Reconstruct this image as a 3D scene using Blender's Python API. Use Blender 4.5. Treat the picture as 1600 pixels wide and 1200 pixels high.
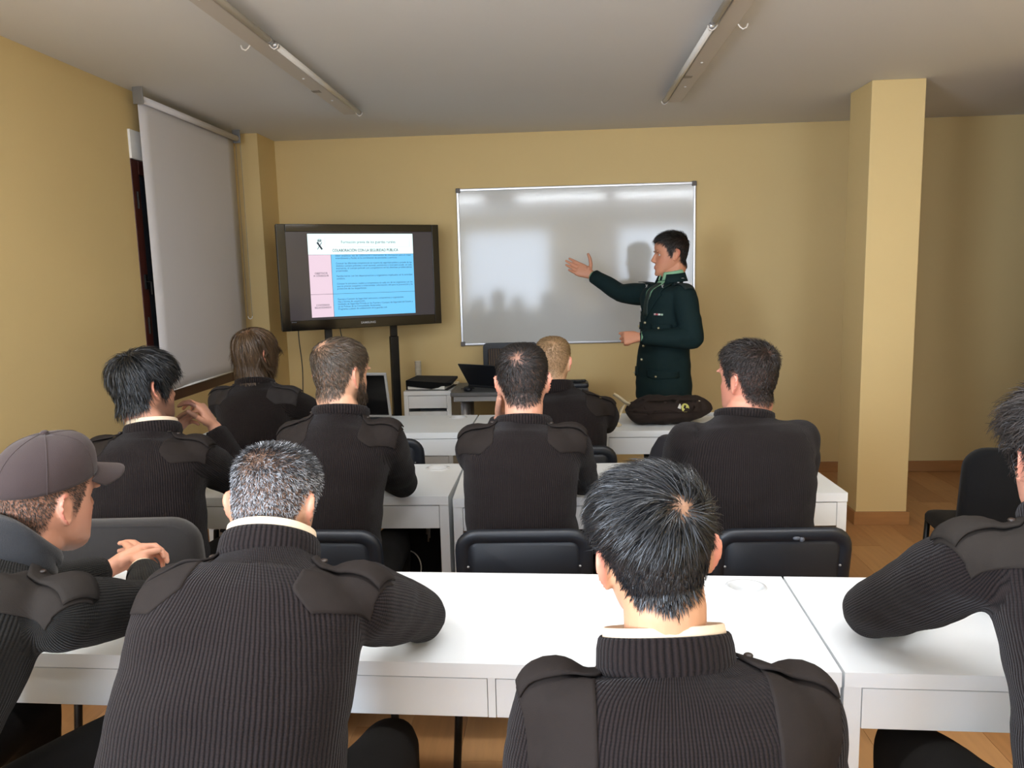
import bpy, bmesh, math, random
import numpy as np
from mathutils import Vector, Matrix, noise
from mathutils.bvhtree import BVHTree

random.seed(7)
rng = np.random.default_rng(7)
for o in list(bpy.data.objects):
    bpy.data.objects.remove(o, do_unlink=True)
scene = bpy.context.scene
COL = scene.collection
PI = math.pi
V = Vector

# ------------------------------------------------------------------ camera
cam_d = bpy.data.cameras.new('camera')
cam = bpy.data.objects.new('camera', cam_d)
COL.objects.link(cam)
FPX, PITCH, ROLL, YAW, CAMH = 1223.24, .1409, -.0249, .0612, 1.559
cam_d.sensor_fit = 'HORIZONTAL'
cam_d.sensor_width = 36.0
cam_d.lens = FPX / 1600 * 36.0
cam_d.clip_start = .05
_f = V((-math.sin(YAW) * math.cos(PITCH), math.cos(YAW) * math.cos(PITCH), -math.sin(PITCH)))
_r = V((math.cos(YAW), math.sin(YAW), 0))
_u = _r.cross(_f)
_r2 = _r * math.cos(ROLL) + _u * math.sin(ROLL)
_u2 = -_r * math.sin(ROLL) + _u * math.cos(ROLL)
cam.matrix_world = Matrix(((_r2.x, _u2.x, -_f.x, 0), (_r2.y, _u2.y, -_f.y, 0), (_r2.z, _u2.z, -_f.z, CAMH), (0, 0, 0, 1)))
scene.camera = cam

# ------------------------------------------------------------------ world, light, exposure
world = bpy.data.worlds.new('daylight_sky')
scene.world = world
world.use_nodes = True
wb = world.node_tree.nodes['Background']
wb.inputs['Color'].default_value = (.75, .82, .95, 1)
wb.inputs['Strength'].default_value = .3

def window_light(name, loc, rot, sx, sy, power, col):
    l = bpy.data.lights.new(name, 'AREA')
    l.shape = 'RECTANGLE'
    l.size, l.size_y = sx, sy
    l.energy = power
    l.color = col
    o = bpy.data.objects.new(name, l)
    o.location = loc
    o.rotation_euler = rot
    COL.objects.link(o)
    return o
# daylight entering through the windows behind the camera, one in the rear wall and one in the left wall
window_light('window_daylight', (1.75, -2.36, 1.62), (PI / 2, 0, 0), 1.3, 1.35, 46, (.80, .93, 1.12))
window_light('window_daylight', (-.9, -2.36, 1.62), (PI / 2, 0, 0), 1.5, 1.35, 52, (.80, .93, 1.12))  # added window lamp, cool fill from the rear for the desk fronts
window_light('window_daylight', (-2.2, -.9, 1.62), (0, -PI / 2, 0), 1.35, 1.6, 210, (.80, .93, 1.12))
# the lit fluorescent strips on the ceiling above the nearest row, out of view
LIT = [-1.55, .05, 1.35]
LITY = 1.35
for x_ in LIT:
    window_light('lit_strip_glow', (x_, LITY, 2.5), (0, 0, 0), 1.15, .09, 5.5, (.93, .97, 1.0))

vs = scene.view_settings
vs.view_transform = 'Standard'
vs.look = 'None'
vs.exposure = 0.2
vs.gamma = 1.0
vs.use_curve_mapping = False

# ------------------------------------------------------------------ materials
MATS = {}
def srgb(r, g, b):
    f = lambda c: (c / 12.92 if c <= .04045 else ((c + .055) / 1.055) ** 2.4)
    return (f(r / 255), f(g / 255), f(b / 255), 1)

def mat(name, col, rough=.5, metal=0., var=0., vscale=8., bump=0., bscale=200., spec=.5, coat=0., emit=None, estr=1., sheen=0., stretch=None):
    if name in MATS:
        return MATS[name]
    m = bpy.data.materials.new(name)
    m.use_nodes = True
    nt = m.node_tree
    b = nt.nodes['Principled BSDF']
    c = srgb(*col)
    b.inputs['Base Color'].default_value = c
    b.inputs['Roughness'].default_value = rough
    b.inputs['Metallic'].default_value = metal
    b.inputs['Specular IOR Level'].default_value = spec
    b.inputs['Coat Weight'].default_value = coat
    if sheen:
        b.inputs['Sheen Weight'].default_value = sheen
        b.inputs['Sheen Roughness'].default_value = .5
        b.inputs['Sheen Tint'].default_value = (1, .95, .9, 1)
    tc = nt.nodes.new('ShaderNodeTexCoord')
    src = tc.outputs['Object']
    if stretch:
        mp = nt.nodes.new('ShaderNodeMapping')
        mp.inputs['Scale'].default_value = stretch
        nt.links.new(src, mp.inputs['Vector'])
        src = mp.outputs['Vector']
    if var:
        n = nt.nodes.new('ShaderNodeTexNoise')
        n.inputs['Scale'].default_value = vscale
        n.inputs['Detail'].default_value = 5
        nt.links.new(src, n.inputs['Vector'])
        mx = nt.nodes.new('ShaderNodeMix')
        mx.data_type = 'RGBA'
        mx.inputs[6].default_value = tuple(max(0, v * (1 - var)) for v in c[:3]) + (1,)
        mx.inputs[7].default_value = tuple(min(1, v * (1 + var)) for v in c[:3]) + (1,)
        nt.links.new(n.outputs['Fac'], mx.inputs[0])
        nt.links.new(mx.outputs[2], b.inputs['Base Color'])
    if bump:
        n2 = nt.nodes.new('ShaderNodeTexNoise')
        n2.inputs['Scale'].default_value = bscale
        n2.inputs['Detail'].default_value = 3
        nt.links.new(src, n2.inputs['Vector'])
        bp = nt.nodes.new('ShaderNodeBump')
        bp.inputs['Strength'].default_value = bump
        bp.inputs['Distance'].default_value = .002
        nt.links.new(n2.outputs['Fac'], bp.inputs['Height'])
        nt.links.new(bp.outputs['Normal'], b.inputs['Normal'])
    if emit:
        b.inputs['Emission Color'].default_value = srgb(*emit)
        b.inputs['Emission Strength'].default_value = estr
    MATS[name] = m
    return m

WALL = mat('ochre_wall_paint', (213, 187, 132), .75, var=.04, vscale=1.5, bump=.12, bscale=90)
CEIL = mat('ceiling_paint', (224, 223, 221), .85, var=.03, vscale=1.2, bump=.1, bscale=60)
WOOD = mat('oak_laminate', (180, 132, 84), .38, var=.2, vscale=3.0, stretch=(14, 1.2, 4), bump=.05, bscale=40)
WOODS = [WOOD, mat('oak_laminate_light', (188, 140, 92), .38, var=.2, vscale=3.3, stretch=(13, 1.1, 4), bump=.05, bscale=40),
         mat('oak_laminate_dark', (172, 124, 78), .4, var=.22, vscale=2.8, stretch=(15, 1.3, 4), bump=.05, bscale=40)]
BASEB = mat('oak_baseboard', (164, 116, 70), .42, var=.18, vscale=3., stretch=(2, 2, 14))
WHITE = mat('white_melamine', (236, 238, 238), .38, var=.015, vscale=4)
WHITEP = mat('white_plastic', (238, 238, 236), .35)
BLACKP = mat('black_plastic', (24, 27, 33), .42, bump=.08, bscale=500)
BLACKM = mat('black_metal', (16, 16, 17), .4, metal=.3)
BLACKG = mat('black_gloss', (8, 8, 10), .12)
DKFAB = mat('charcoal_chair_fabric', (38, 35, 34), .95, var=.12, vscale=60, bump=.4, bscale=700, sheen=.2)
BLKFAB = mat('black_fabric', (16, 16, 17), .95, var=.15, vscale=30, bump=.4, bscale=500, sheen=.04, spec=.2)
ALU = mat('brushed_aluminium', (190, 190, 192), .32, metal=.9)
STEEL = mat('grey_steel', (150, 150, 150), .4, metal=.7)
DKGREY = mat('dark_grey_laminate', (92, 92, 92), .45, var=.05, vscale=20)
MIDGREY = mat('mid_grey_paint', (140, 140, 140), .5)
DKWOOD = mat('dark_brown_window_wood', (70, 32, 26), .4, var=.25, vscale=6, stretch=(6, 6, 1))
BLIND = mat('blind_cloth', (214, 210, 211), .85, var=.02, vscale=3, bump=.15, bscale=600)
BOARD = mat('whiteboard_enamel', (196, 196, 192), .09, spec=.6, var=.012, vscale=2)
TUBE = mat('unlit_fluorescent_glass', (214, 208, 198), .25)
FIXT = mat('fixture_paint', (200, 192, 182), .45)

# ------------------------------------------------------------------ mesh helpers
class MB:
    def __init__(self):
        self.v = []
        self.f = []
    def add(self, vs_, fs_):
        n = len(self.v)
        self.v.extend([tuple(p) for p in vs_])
        self.f.extend([tuple(i + n for i in f) for f in fs_])
        return self
    def box(self, lo, hi, M=None):
        x0, y0, z0 = lo
        x1, y1, z1 = hi
        p = [V(q) for q in ((x0, y0, z0), (x1, y0, z0), (x1, y1, z0), (x0, y1, z0), (x0, y0, z1), (x1, y0, z1), (x1, y1, z1), (x0, y1, z1))]
        if M is not None:
            p = [M @ q for q in p]
        return self.add(p, [(0, 3, 2, 1), (4, 5, 6, 7), (0, 1, 5, 4), (1, 2, 6, 5), (2, 3, 7, 6), (3, 0, 4, 7)])
    def loft(self, rings, cap=True, closed=True):
        n = len(rings[0])
        vs_ = [p for r in rings for p in r]
        fs_ = []
        for i in range(len(rings) - 1):
            for j in range(n if closed else n - 1):
                a, b = i * n + j, i * n + (j + 1) % n
                fs_.append((a, b, b + n, a + n))
        if cap:
            fs_.append(tuple(range(n - 1, -1, -1)))
            fs_.append(tuple(range((len(rings) - 1) * n, len(rings) * n)))
        return self.add(vs_, fs_)
    def tube(self, pts, rad, n=10, cap=True):
        pts = [V(p) for p in pts]
        if not hasattr(rad, '__len__'):
            rad = [rad] * len(pts)
        rings = []
        prev = None
        for i, p in enumerate(pts):
            d = (pts[min(i + 1, len(pts) - 1)] - pts[max(i - 1, 0)]).normalized()
            if prev is None:
                a = d.orthogonal().normalized()
            else:
                a = (prev - d * prev.dot(d))
                a = a.normalized() if a.length > 1e-6 else d.orthogonal().normalized()
            prev = a
            b = d.cross(a)
            rings.append([p + (a * math.cos(t) + b * math.sin(t)) * rad[i] for t in (2 * PI * k / n for k in range(n))])
        return self.loft(rings, cap)
    def ball(self, c, r, n=12, m=8, M=None):
        c = V(c)
        if not hasattr(r, '__len__'):
            r = (r, r, r)
        rings = []
        for i in range(1, m):
            th = PI * i / m
            ring = []
            for k in range(n):
                q = V((r[0] * math.sin(th) * math.cos(2 * PI * k / n), r[1] * math.sin(th) * math.sin(2 * PI * k / n), -r[2] * math.cos(th)))
                if M is not None:
                    q = M @ q
                ring.append(c + q)
            rings.append(ring)
        return self.loft(rings)
    def lathe(self, prof, c=(0, 0, 0), n=24):
        rings = [[V(c) + V((r * math.cos(2 * PI * k / n), r * math.sin(2 * PI * k / n), z)) for k in range(n)] for r, z in prof]
        return self.loft(rings)
    def capsule(self, pts, rad, n=12):
        # a tapered limb with round ends, for remeshing
        self.tube(pts, rad, n)
        for p, r in zip(pts, rad):
            self.ball(p, r, n, 8)
        return self
    def mesh(self, name):
        me = bpy.data.meshes.new(name)
        me.from_pydata([tuple(p) for p in self.v], [], self.f)
        me.update()
        return me
    def build(self, name, m, parent=None, smooth=False, bevel=0., loc=None, seg=2):
        me = self.mesh(name)
        return link(name, me, m, parent, smooth, bevel, loc, seg)

def link(name, me, m, parent=None, smooth=False, bevel=0., loc=None, seg=2):
    bm = bmesh.new()
    bm.from_mesh(me)
    bmesh.ops.recalc_face_normals(bm, faces=bm.faces)
    bm.to_mesh(me)
    bm.free()
    if m and not me.materials:
        me.materials.append(m)
    o = bpy.data.objects.new(name, me)
    COL.objects.link(o)
    if parent:
        o.parent = parent
    if loc:
        o.location = loc
    if smooth:
        me.polygons.foreach_set('use_smooth', [True] * len(me.polygons))
    if bevel:
        b = o.modifiers.new('bevel', 'BEVEL')
        b.width = bevel
        b.segments = seg
        b.limit_method = 'ANGLE'
        b.angle_limit = .6
        me.polygons.foreach_set('use_smooth', [True] * len(me.polygons))
        w = o.modifiers.new('wn', 'WEIGHTED_NORMAL')
        w.keep_sharp = True
    return o

def tag(o, label, cat, group=None, kind=None):
    if label:
        o['label'] = label
    if cat:
        o['category'] = cat
    if group:
        o['group'] = group
    if kind:
        o['kind'] = kind
    return o

def thing(name, label, cat, loc=(0, 0, 0), rz=0., group=None):
    o = bpy.data.objects.new(name, None)
    o.empty_display_size = .1
    COL.objects.link(o)
    o.location = loc
    o.rotation_euler = (0, 0, rz)
    return tag(o, label, cat, group)

def struct(o):
    o['kind'] = 'structure'
    return o

def copy_tree(o, parent=None):
    c = o.copy()
    COL.objects.link(c)
    c.parent = parent
    for ch in list(o.children):
        copy_tree(ch, c)
    return c

def text_mesh(body, size, bold=0., align='LEFT', spacing=1.0):
    cu = bpy.data.curves.new('txt', 'FONT')
    cu.body = body
    cu.size = size
    cu.align_x = align
    cu.align_y = 'CENTER'
    cu.offset = bold
    cu.space_character = spacing
    cu.resolution_u = 3
    o = bpy.data.objects.new('txt', cu)
    COL.objects.link(o)
    dg = bpy.context.evaluated_depsgraph_get()
    me = bpy.data.meshes.new_from_object(o.evaluated_get(dg))
    bpy.data.objects.remove(o)
    me.materials.clear()
    return me

# ------------------------------------------------------------------ room shell
XL, XR, YB, YF, HC = -2.274, 4.6, 5.94, -2.5, 2.578
T = .12
fl = struct(MB().box((XL - T, YF - T, -.12), (XR + T, YB + T, -.012)).build('floor', mat('subfloor', (120, 84, 50), .8)))
# laminate planks laid along the room, each a board of its own
PW, PLN = .193, 1.29
pm = MB().box((0, 0, -.012), (PW - .0012, PLN - .0012, 0)).mesh('plank')
pmeshes = []
for k, wm in enumerate(WOODS):
    q = pm.copy()
    q.materials.append(wm)
    pmeshes.append(q)
ncol = int((XR - XL) / PW) + 1
for i in range(ncol):
    x = XL + i * PW
    y = YB - PLN * random.random()
    first = True
    ys = []
    yy = YB
    cut = PLN * (.25 + .75 * random.random())
    while yy > -.2:
        ln = cut if first else PLN
        first = False
        ys.append((yy - ln, ln))
        yy -= ln
    for (y0, ln) in ys:
        wdt = min(PW, XR - x)
        o = bpy.data.objects.new('plank', random.choice(pmeshes))
        COL.objects.link(o)
        o.parent = fl
        o.location = (x, y0, random.uniform(-.0006, 0))
        o.scale = (wdt / PW, (ln - .0006) / PLN, 1)
struct(MB().box((XL - T, YF - T, HC), (XR + T, YB + T, HC + .12)).build('ceiling', CEIL))
struct(MB().box((XL - T, YB, 0), (XR + T, YB + T, HC)).build('wall_back', WALL))
struct(MB().box((XR, YF, 0), (XR + T, YB, HC)).build('wall_right', WALL))
# unseen wall added to keep direct light off the recess behind the pillar
struct(MB().box((2.64, YF, 0), (2.76, 4.35, HC)).build('wall_light_block', WALL))
# left wall with the opening of the blinded window
wl = MB()
WY0, WY1, WZ0, WZ1 = 4.19, 5.36, .86, 2.37
LW0, LW1 = -1.75, -.05
wl.box((XL - T, YF, 0), (XL, LW0, HC)).box((XL - T, LW1, 0), (XL, WY0, HC)).box((XL - T, LW0, 0), (XL, LW1, .9)).box((XL - T, LW0, 2.33), (XL, LW1, HC))
wl.box((XL - T, WY1, 0), (XL, YB, HC)).box((XL - T, WY0, 0), (XL, WY1, WZ0)).box((XL - T, WY0, WZ1), (XL, WY1, HC))
struct(wl.build('wall_left', WALL))
# rear wall (behind the camera) with two windows, the left one added for fill light
wr = MB()
RW = [(-1.65, -.15), (1.1, 2.4)]
z0, z1 = .94, 2.3
xs = [XL] + [c for w in RW for c in w] + [XR]
for k in range(0, len(xs), 2):
    wr.box((xs[k], YF - T, 0), (xs[k + 1], YF, HC))
for a, b in RW:
    wr.box((a, YF - T, 0), (b, YF, z0)).box((a, YF - T, z1), (b, YF, HC))
struct(wr.build('wall_rear', WALL))
for k, (a, b) in enumerate(RW):
    wn = MB()
    for (p, q) in (((a, z0), (a + .06, z1)), ((b - .06, z0), (b, z1)), ((a, z0), (b, z0 + .06)), ((a, z1 - .06), (b, z1)), (((a + b) / 2 - .03, z0), ((a + b) / 2 + .03, z1))):
        wn.box((p[0], YF - .09, p[1]), (q[0], YF - .03, q[1]))
    struct(wn.build('window_%d' % (k + 2), DKWOOD))
wn = MB()
for (p, q) in (((LW0, .9), (LW0 + .06, 2.33)), ((LW1 - .06, .9), (LW1, 2.33)), ((LW0, .9), (LW1, .96)), ((LW0, 2.27), (LW1, 2.33)), (((LW0 + LW1) / 2 - .03, .9), ((LW0 + LW1) / 2 + .03, 2.33))):
    wn.box((XL - .09, p[0], p[1]), (XL - .03, q[0], q[1]))
struct(wn.build('window_4', DKWOOD))
# pier in the far left corner and the free pillar
struct(MB().box((XL, 5.596, 0), (-2.1, YB, HC)).build('wall_pier', WALL))
pil = struct(MB().box((1.775, 4.688, 0), (2.072, 5.016, HC)).build('wall_pillar', WALL, bevel=.004))
BH, BT = .08, .013
struct(MB().box((-2.1, YB - BT, 0), (XR, YB, BH)).build('baseboard_back', BASEB, bevel=.002))
bl = MB().box((XL, YF, 0), (XL + BT, 5.596, BH))
bl.box((XL + BT, 5.596 - BT, 0), (-2.1 + BT, 5.596, BH)).box((-2.1, 5.596, 0), (-2.1 + BT, YB - BT, BH))
struct(bl.build('baseboard_left', BASEB))
struct(MB().box((XR - BT, YF, 0), (XR, YB - BT, BH)).build('baseboard_right', BASEB))
bp = MB()
x0, x1, y0, y1 = 1.775, 2.072, 4.688, 5.016
bp.box((x0 - BT, y0 - BT, 0), (x1 + BT, y0, BH)).box((x0 - BT, y1, 0), (x1 + BT, y1 + BT, BH)).box((x0 - BT, y0, 0), (x0, y1, BH)).box((x1, y0, 0), (x1 + BT, y1, BH))
struct(bp.build('baseboard_pillar', BASEB))

# window in the left wall: dark wooden frame, glass, white shutter box above
w1 = struct(MB().box((XL - .05, WY0, WZ0), (XL + .004, WY0 + .075, 2.215)).box((XL - .05, WY1 - .075, WZ0), (XL + .004, WY1, 2.215)).box((XL - .05, WY0 + .075, WZ0), (XL + .004, WY1 - .075, WZ0 + .08))
            .box((XL - .05, WY0 + .075, 2.14), (XL + .004, WY1 - .075, 2.215)).box((XL - .05, 4.73, WZ0 + .08), (XL, 4.82, 2.14)).build('window_1', DKWOOD, bevel=.004))
GLASS = mat('window_glass', (60, 66, 74), .06, spec=.8)
for a, b in ((WY0 + .075, 4.73), (4.82, WY1 - .075)):
    MB().box((XL - .035, a, WZ0 + .08), (XL - .027, b, 2.14)).build('pane', GLASS, w1)
MB().box((XL - .06, WY0, 2.217), (XL + .012, WY1, WZ1)).build('shutter_box', WHITEP, w1, bevel=.004)
for z in (1.32, 2.0):
    MB().tube([(XL + .008, WY0 + .035, z - .045), (XL + .008, WY0 + .035, z + .045)], .007).build('hinge', BLACKM, w1)
hd = MB().box((XL + .004, WY0 + .03, 1.52), (XL + .014, WY0 + .055, 1.6)).tube([(XL + .014, WY0 + .042, 1.56), (XL + .035, WY0 + .042, 1.56), (XL + .035, WY0 + .042, 1.49)], .006)
hd.build('window_handle', BLACKM, w1)

# ------------------------------------------------------------------ roller blind
rb = thing('roller_blind', 'off-white roller blind pulled down over the left window', 'blind', (-2.19, 4.815, 0))
BX = -2.19
def rbp(b, *a, **k):
    o = b.build(*a, **k)
    return o
b0, b1 = -.63, .635
MB().tube([(0, b0, 2.52), (0, b1, 2.52)], .019, 16).build('roller_tube', BLIND, rb, smooth=True)
ring = []
cl = MB()
rows = 24
vsx, fsx = [], []
for i in range(rows + 1):
    t = i / rows
    z = 2.515 - t * (2.515 - .945)
    for j in range(13):
        y = b0 + .012 + (b1 - b0 - .024) * j / 12
        xx = -.019 + .004 * math.sin(j * .9) * t + .003 * math.sin(2.2 * t + j * .4)
        vsx.append((xx, y, z))
for i in range(rows):
    for j in range(12):
        a = i * 13 + j
        fsx.append((a, a + 1, a + 14, a + 13))
cl.add(vsx, fsx)
co = cl.build('cloth', BLIND, rb, smooth=True)
sm = co.modifiers.new('s', 'SOLIDIFY')
sm.thickness = .0012
MB().tube([(-.019, b0 + .012, .945), (-.019, b1 - .012, .945)], .006, 8).build('bottom_bar', WHITEP, rb, smooth=True)
for y in (b0 - .012, b1 + .002):
    MB().box((-.03, y, 2.49), (.025, y + .01, HC)).build('bracket', STEEL, rb, bevel=.002)
ch = MB()
for dx in (.012, -.02):
    ch.tube([(dx, b1 + .03, 2.5 - .06 * k) for k in range(21)], .0018, 5)
ch.build('bead_chain', mat('bead_chain_grey', (150, 142, 130), .5), rb)
MB().tube([(.012, b1 + .03, 1.3), (.008, b1 + .03, 1.285), (-.004, b1 + .03, 1.28), (-.016, b1 + .03, 1.285), (-.02, b1 + .03, 1.3)], .003, 6).build('chain_weight', WHITEP, rb)

# ------------------------------------------------------------------ ceiling strip lights (unlit)
def strip_light(xc, side, label):
    t = thing('ceiling_strip_light', label, 'ceiling light', (xc, 3.4, HC), 0, 'unlit ceiling strip lights')
    # local y from -1.5 to 1.5, z down from the ceiling
    MB().box((-.042, -1.5, -.038), (.042, 1.5, 0)).build('housing', FIXT, t, bevel=.004)
    for (a, b) in ((-1.49, -.02), (.02, 1.49)):
        x = side * .062
        MB().tube([(x, a + .02, -.035), (x, b - .02, -.035)], .0135, 14).build('tube', TUBE, t, smooth=True)
        for (c0, c1) in ((a, a + .03), (b - .03, b)):
            MB().tube([(x, c0, -.035), (x, c1, -.035)], .0145, 14).build('tube_end_cap', ALU, t, smooth=True)
    for yy in (-1.46, .02, 1.46):
        for s in ((-1, 1) if yy < 1 else (side,)):
            x = s * .062
            c = MB().tube([(s * .03, yy, -.02), (x - s * .012, yy, -.048), (x, yy, -.056), (x + s * .014, yy, -.05), (x + s * .019, yy, -.036)], .0035, 6)
            c.build('tube_clip', FIXT, t)
    for yy in (-1.1, -.55, .6, 1.1):
        MB().lathe([(.0, -.0415), (.005, -.041), (.007, -.0385), (.007, -.036)], (0, yy, 0), 10).build('screw', WHITEP, t)
    MB().box((-.042, .85, -.0395), (.0, .9, -.0375)).build('type_sticker', mat('grey_sticker', (150, 140, 126), .6), t)
    return t
strip_light(-1.245, 1, 'unlit fluorescent strip light on the ceiling nearer the window blind')
strip_light(.71, -1, 'unlit fluorescent strip light on the ceiling nearer the pillar')

# the lit strips themselves (behind the top edge of the picture)
for i_, x_ in enumerate(LIT):
    t = thing('ceiling_strip_light', ['lit fluorescent strip light on the ceiling above the man in the cap', 'lit fluorescent strip light on the ceiling above the black-haired man', 'lit fluorescent strip light on the ceiling above the curly-haired man'][i_], 'ceiling light', (x_, LITY, HC), PI / 2, 'lit ceiling strip lights')
    MB().box((-.05, -.6, -.04), (.05, .6, 0)).build('housing', FIXT, t, bevel=.004)
    for s in (-1, 1):
        MB().tube([(s * .03, -.58, -.052), (s * .03, .58, -.052)], .012, 12).build('tube', mat('lit_fluorescent_glass', (230, 230, 226), .3, emit=(240, 247, 255), estr=48.), t, smooth=True)
# ------------------------------------------------------------------ whiteboard
wbd = thing('whiteboard', 'large glossy whiteboard with aluminium frame on the ochre back wall', 'whiteboard', (.1375, YB - .012, 1.602))
hw_, hh_ = .879, .583
MB().box((-hw_ + .012, -.006, -hh_ + .012), (hw_ - .012, .008, hh_ - .012)).build('writing_surface', BOARD, wbd)
for lo, hi in (((-hw_, -.014, hh_ - .018), (hw_, .01, hh_)), ((-hw_, -.014, -hh_), (hw_, .01, -hh_ + .018)), ((-hw_, -.014, -hh_ + .018), (-hw_ + .018, .01, hh_ - .018)), ((hw_ - .018, -.014, -hh_ + .018), (hw_, .01, hh_ - .018))):
    MB().box(lo, hi).build('frame_rail', ALU, wbd, bevel=.003)
for sx in (-1, 1):
    for sz in (-1, 1):
        MB().box((sx * hw_ - (.03 if sx > 0 else .004), -.018, sz * hh_ - (.03 if sz > 0 else .004)), (sx * hw_ + (.004 if sx > 0 else .03), .01, sz * hh_ + (.004 if sz > 0 else .03))).build('corner_cap', mat('grey_corner_plastic', (96, 90, 86), .5), wbd, bevel=.004)

# ------------------------------------------------------------------ television
TVW, TVH = 1.13, .70
tv = thing('television', 'black flat-screen television showing a blue and pink training slide', 'television', (-1.345, 5.375, 1.211), math.radians(30.4))
cab = MB()
cab.box((-TVW / 2, -.02, 0), (TVW / 2, .02, TVH))
cab.box((-TVW / 2 + .12, .02, .08), (TVW / 2 - .12, .06, TVH - .1))
cab.build('cabinet', BLACKG, tv, bevel=.008)
sx0, sx1, sz0, sz1 = -TVW / 2 + .058, TVW / 2 - .05, .068, TVH - .05
for nm, lo, hi in (('bezel_side', (-TVW / 2, -.028, 0), (sx0, -.019, TVH)), ('bezel_side', (sx1, -.028, 0), (TVW / 2, -.019, TVH)), ('bezel_edge', (sx0, -.028, sz1), (sx1, -.019, TVH)), ('bezel_edge', (sx0, -.028, 0), (sx1, -.019, sz0))):
    MB().box(lo, hi).build(nm, BLACKG, tv, bevel=.003)
def emis(name, col, s=1.):
    if name in MATS:
        return MATS[name]
    m = mat(name, (0, 0, 0), .25, emit=col, estr=s)
    return m
SCR = mat('screen_glass', (14, 14, 18), .14, emit=(66, 64, 72), estr=.55)
scr = MB().box((sx0, -.0215, sz0), (sx1, -.0195, sz1)).build('screen', SCR, tv)
scr['label'] = 'lit screen with a presentation slide'
SLX0, SLW, SLZ0, SLH = -TVW / 2 + .201, .734, sz0 + .014, .555
ES = .95
E_W, E_P, E_B, E_K = emis('slide_white', (226, 255, 255), ES * 1.25), emis('slide_pink', (232, 206, 222), ES), emis('slide_blue', (112, 200, 252), ES), mat('slide_ink', (20, 24, 40), .3, emit=(40, 52, 80), estr=.35)
def sl(u0, v0, u1, v1, name, m, lift=.0):   # slide rectangle, v measured from the top
    y = -.0217 - lift
    return MB().box((SLX0 + u0 * SLW, y, SLZ0 + SLH * (1 - v1)), (SLX0 + u1 * SLW, y + .0004, SLZ0 + SLH * (1 - v0))).build(name, m, scr)
sl(0, 0, 1, .248, 'slide_header', E_W)
sl(0, .248, .205, .997, 'slide_column', E_P)
sl(.205, .248, 1, .997, 'slide_body', E_B)
for a in ((.0, .246, 1, .2495), (0, .719, 1, .7225), (.2035, .248, .2065, .997)):
    sl(*a, 'slide_rule', E_K, .0006)
for a in ((.155, .043, .965, .0445), (.155, .156, .965, .1575), (.155, .043, .1562, .1575), (.9638, .043, .965, .1575)):
    sl(*a, 'slide_title_box', mat('slide_rule_green', (90, 120, 110), .4, emit=(120, 160, 150), estr=.4), .0006)
def slide_text(body, u, v, size, width=None, bold=0., align='LEFT'):
    me = text_mesh(body, size, bold, align)
    xs_ = [q.co.x for q in me.vertices]
    w = max(xs_) - min(xs_)
    k = (width * SLW / w) if width else 1.
    for q in me.vertices:
        q.co = V((q.co.x * k, 0, q.co.y))
    o = link('slide_text', me, E_K, scr)
    o.location = (SLX0 + u * SLW, -.0230, SLZ0 + SLH * (1 - v))
    return o
slide_text('Formación previa de los guardas rurales', .565, .1, .026, .52, .0002, 'CENTER')
slide_text('COLABORACIÓN CON LA SEGURIDAD PÚBLICA', .535, .2, .026, .63, .0006, 'CENTER')
slide_text('OBJETIVOS', .105, .47, .017, .115, .0001, 'CENTER')
slide_text('A CONSEGUIR', .105, .5, .017, .14, .0001, 'CENTER')
slide_text('CONTENIDO', .105, .852, .017, .12, .0001, 'CENTER')
slide_text('RELACIONADO', .105, .882, .017, .15, .0001, 'CENTER')
BL = [('Saber establecer vías de colaboración e intercambio de información para un mejor', .262, .735), ('entendimiento y fluidez en la coordinación de actividades y servicios.', .292, .59),
      ('Conocer las diferentes competencias en materia de seguridad pública y privada de los', .354, .735), ('distintos cuerpos policiales a nivel nacional, autonómico y local para acudir, en cada', .384, .735),
      ('momento, al cuerpo policial con competencia en las distintas problemáticas', .414, .735), ('presentadas.', .444, .11),
      ('Familiarizarse con los departamentos u organismos implicados en la actividad', .508, .735), ('cotidiana.', .538, .08),
      ('Conocer la estructura, medios y competencias de cada uno de los organismos con los', .6, .735), ('que es preciso cooperar e intercambiar información útil para la prevención y la', .63, .735), ('protección de los desperfectos.', .66, .28),
      ('Fuerzas y Cuerpos de Seguridad: estructura, competencias y organización.', .788, .64), ('Vías y formas de cooperación.', .818, .26), ('Unidades de Seguridad Privada en las Fuerzas y Cuerpos de Seguridad del Estado y', .848, .73),
      ('en las Policías de las Comunidades Autónomas.', .878, .41), ('Programas y planes de colaboración de la guardia civil.', .908, .47)]
for s_, v_, w_ in BL:
    slide_text(s_, .245, v_, .0165, w_)
em = MB()   # emblem of the slide: crown over crossed sword and fasces
def embar(u0, v0, u1, v1, w):
    a = V((SLX0 + u0 * SLW, 0, SLZ0 + SLH * (1 - v0)))
    b = V((SLX0 + u1 * SLW, 0, SLZ0 + SLH * (1 - v1)))
    d = (b - a).normalized()
    n = V((-d.z, 0, d.x)) * w
    y = V((0, -.0226, 0))
    em.add([a + n + y, b + n + y, b - n + y, a - n + y], [(0, 1, 2, 3)])
embar(.085, .1, .128, .185, .006)
embar(.128, .1, .085, .185, .0022)
embar(.088, .112, .104, .106, .002)
for k in range(5):
    embar(.092 + k * .0075, .088, .0905 + k * .0082, .066 - .006 * math.sin(k * PI / 4), .0018)
embar(.09, .088, .124, .088, .0026)
em.build('slide_emblem', E_K, scr)
lg = text_mesh('SAMSUNG', .02, .0003, 'CENTER')
for q in lg.vertices:
    q.co = V((q.co.x * 1.15, 0, q.co.y))
lo_ = link('brand_mark', lg, mat('logo_silver', (190, 190, 195), .4), tv)
lo_.location = (.02, -.0287, .034)
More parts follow.
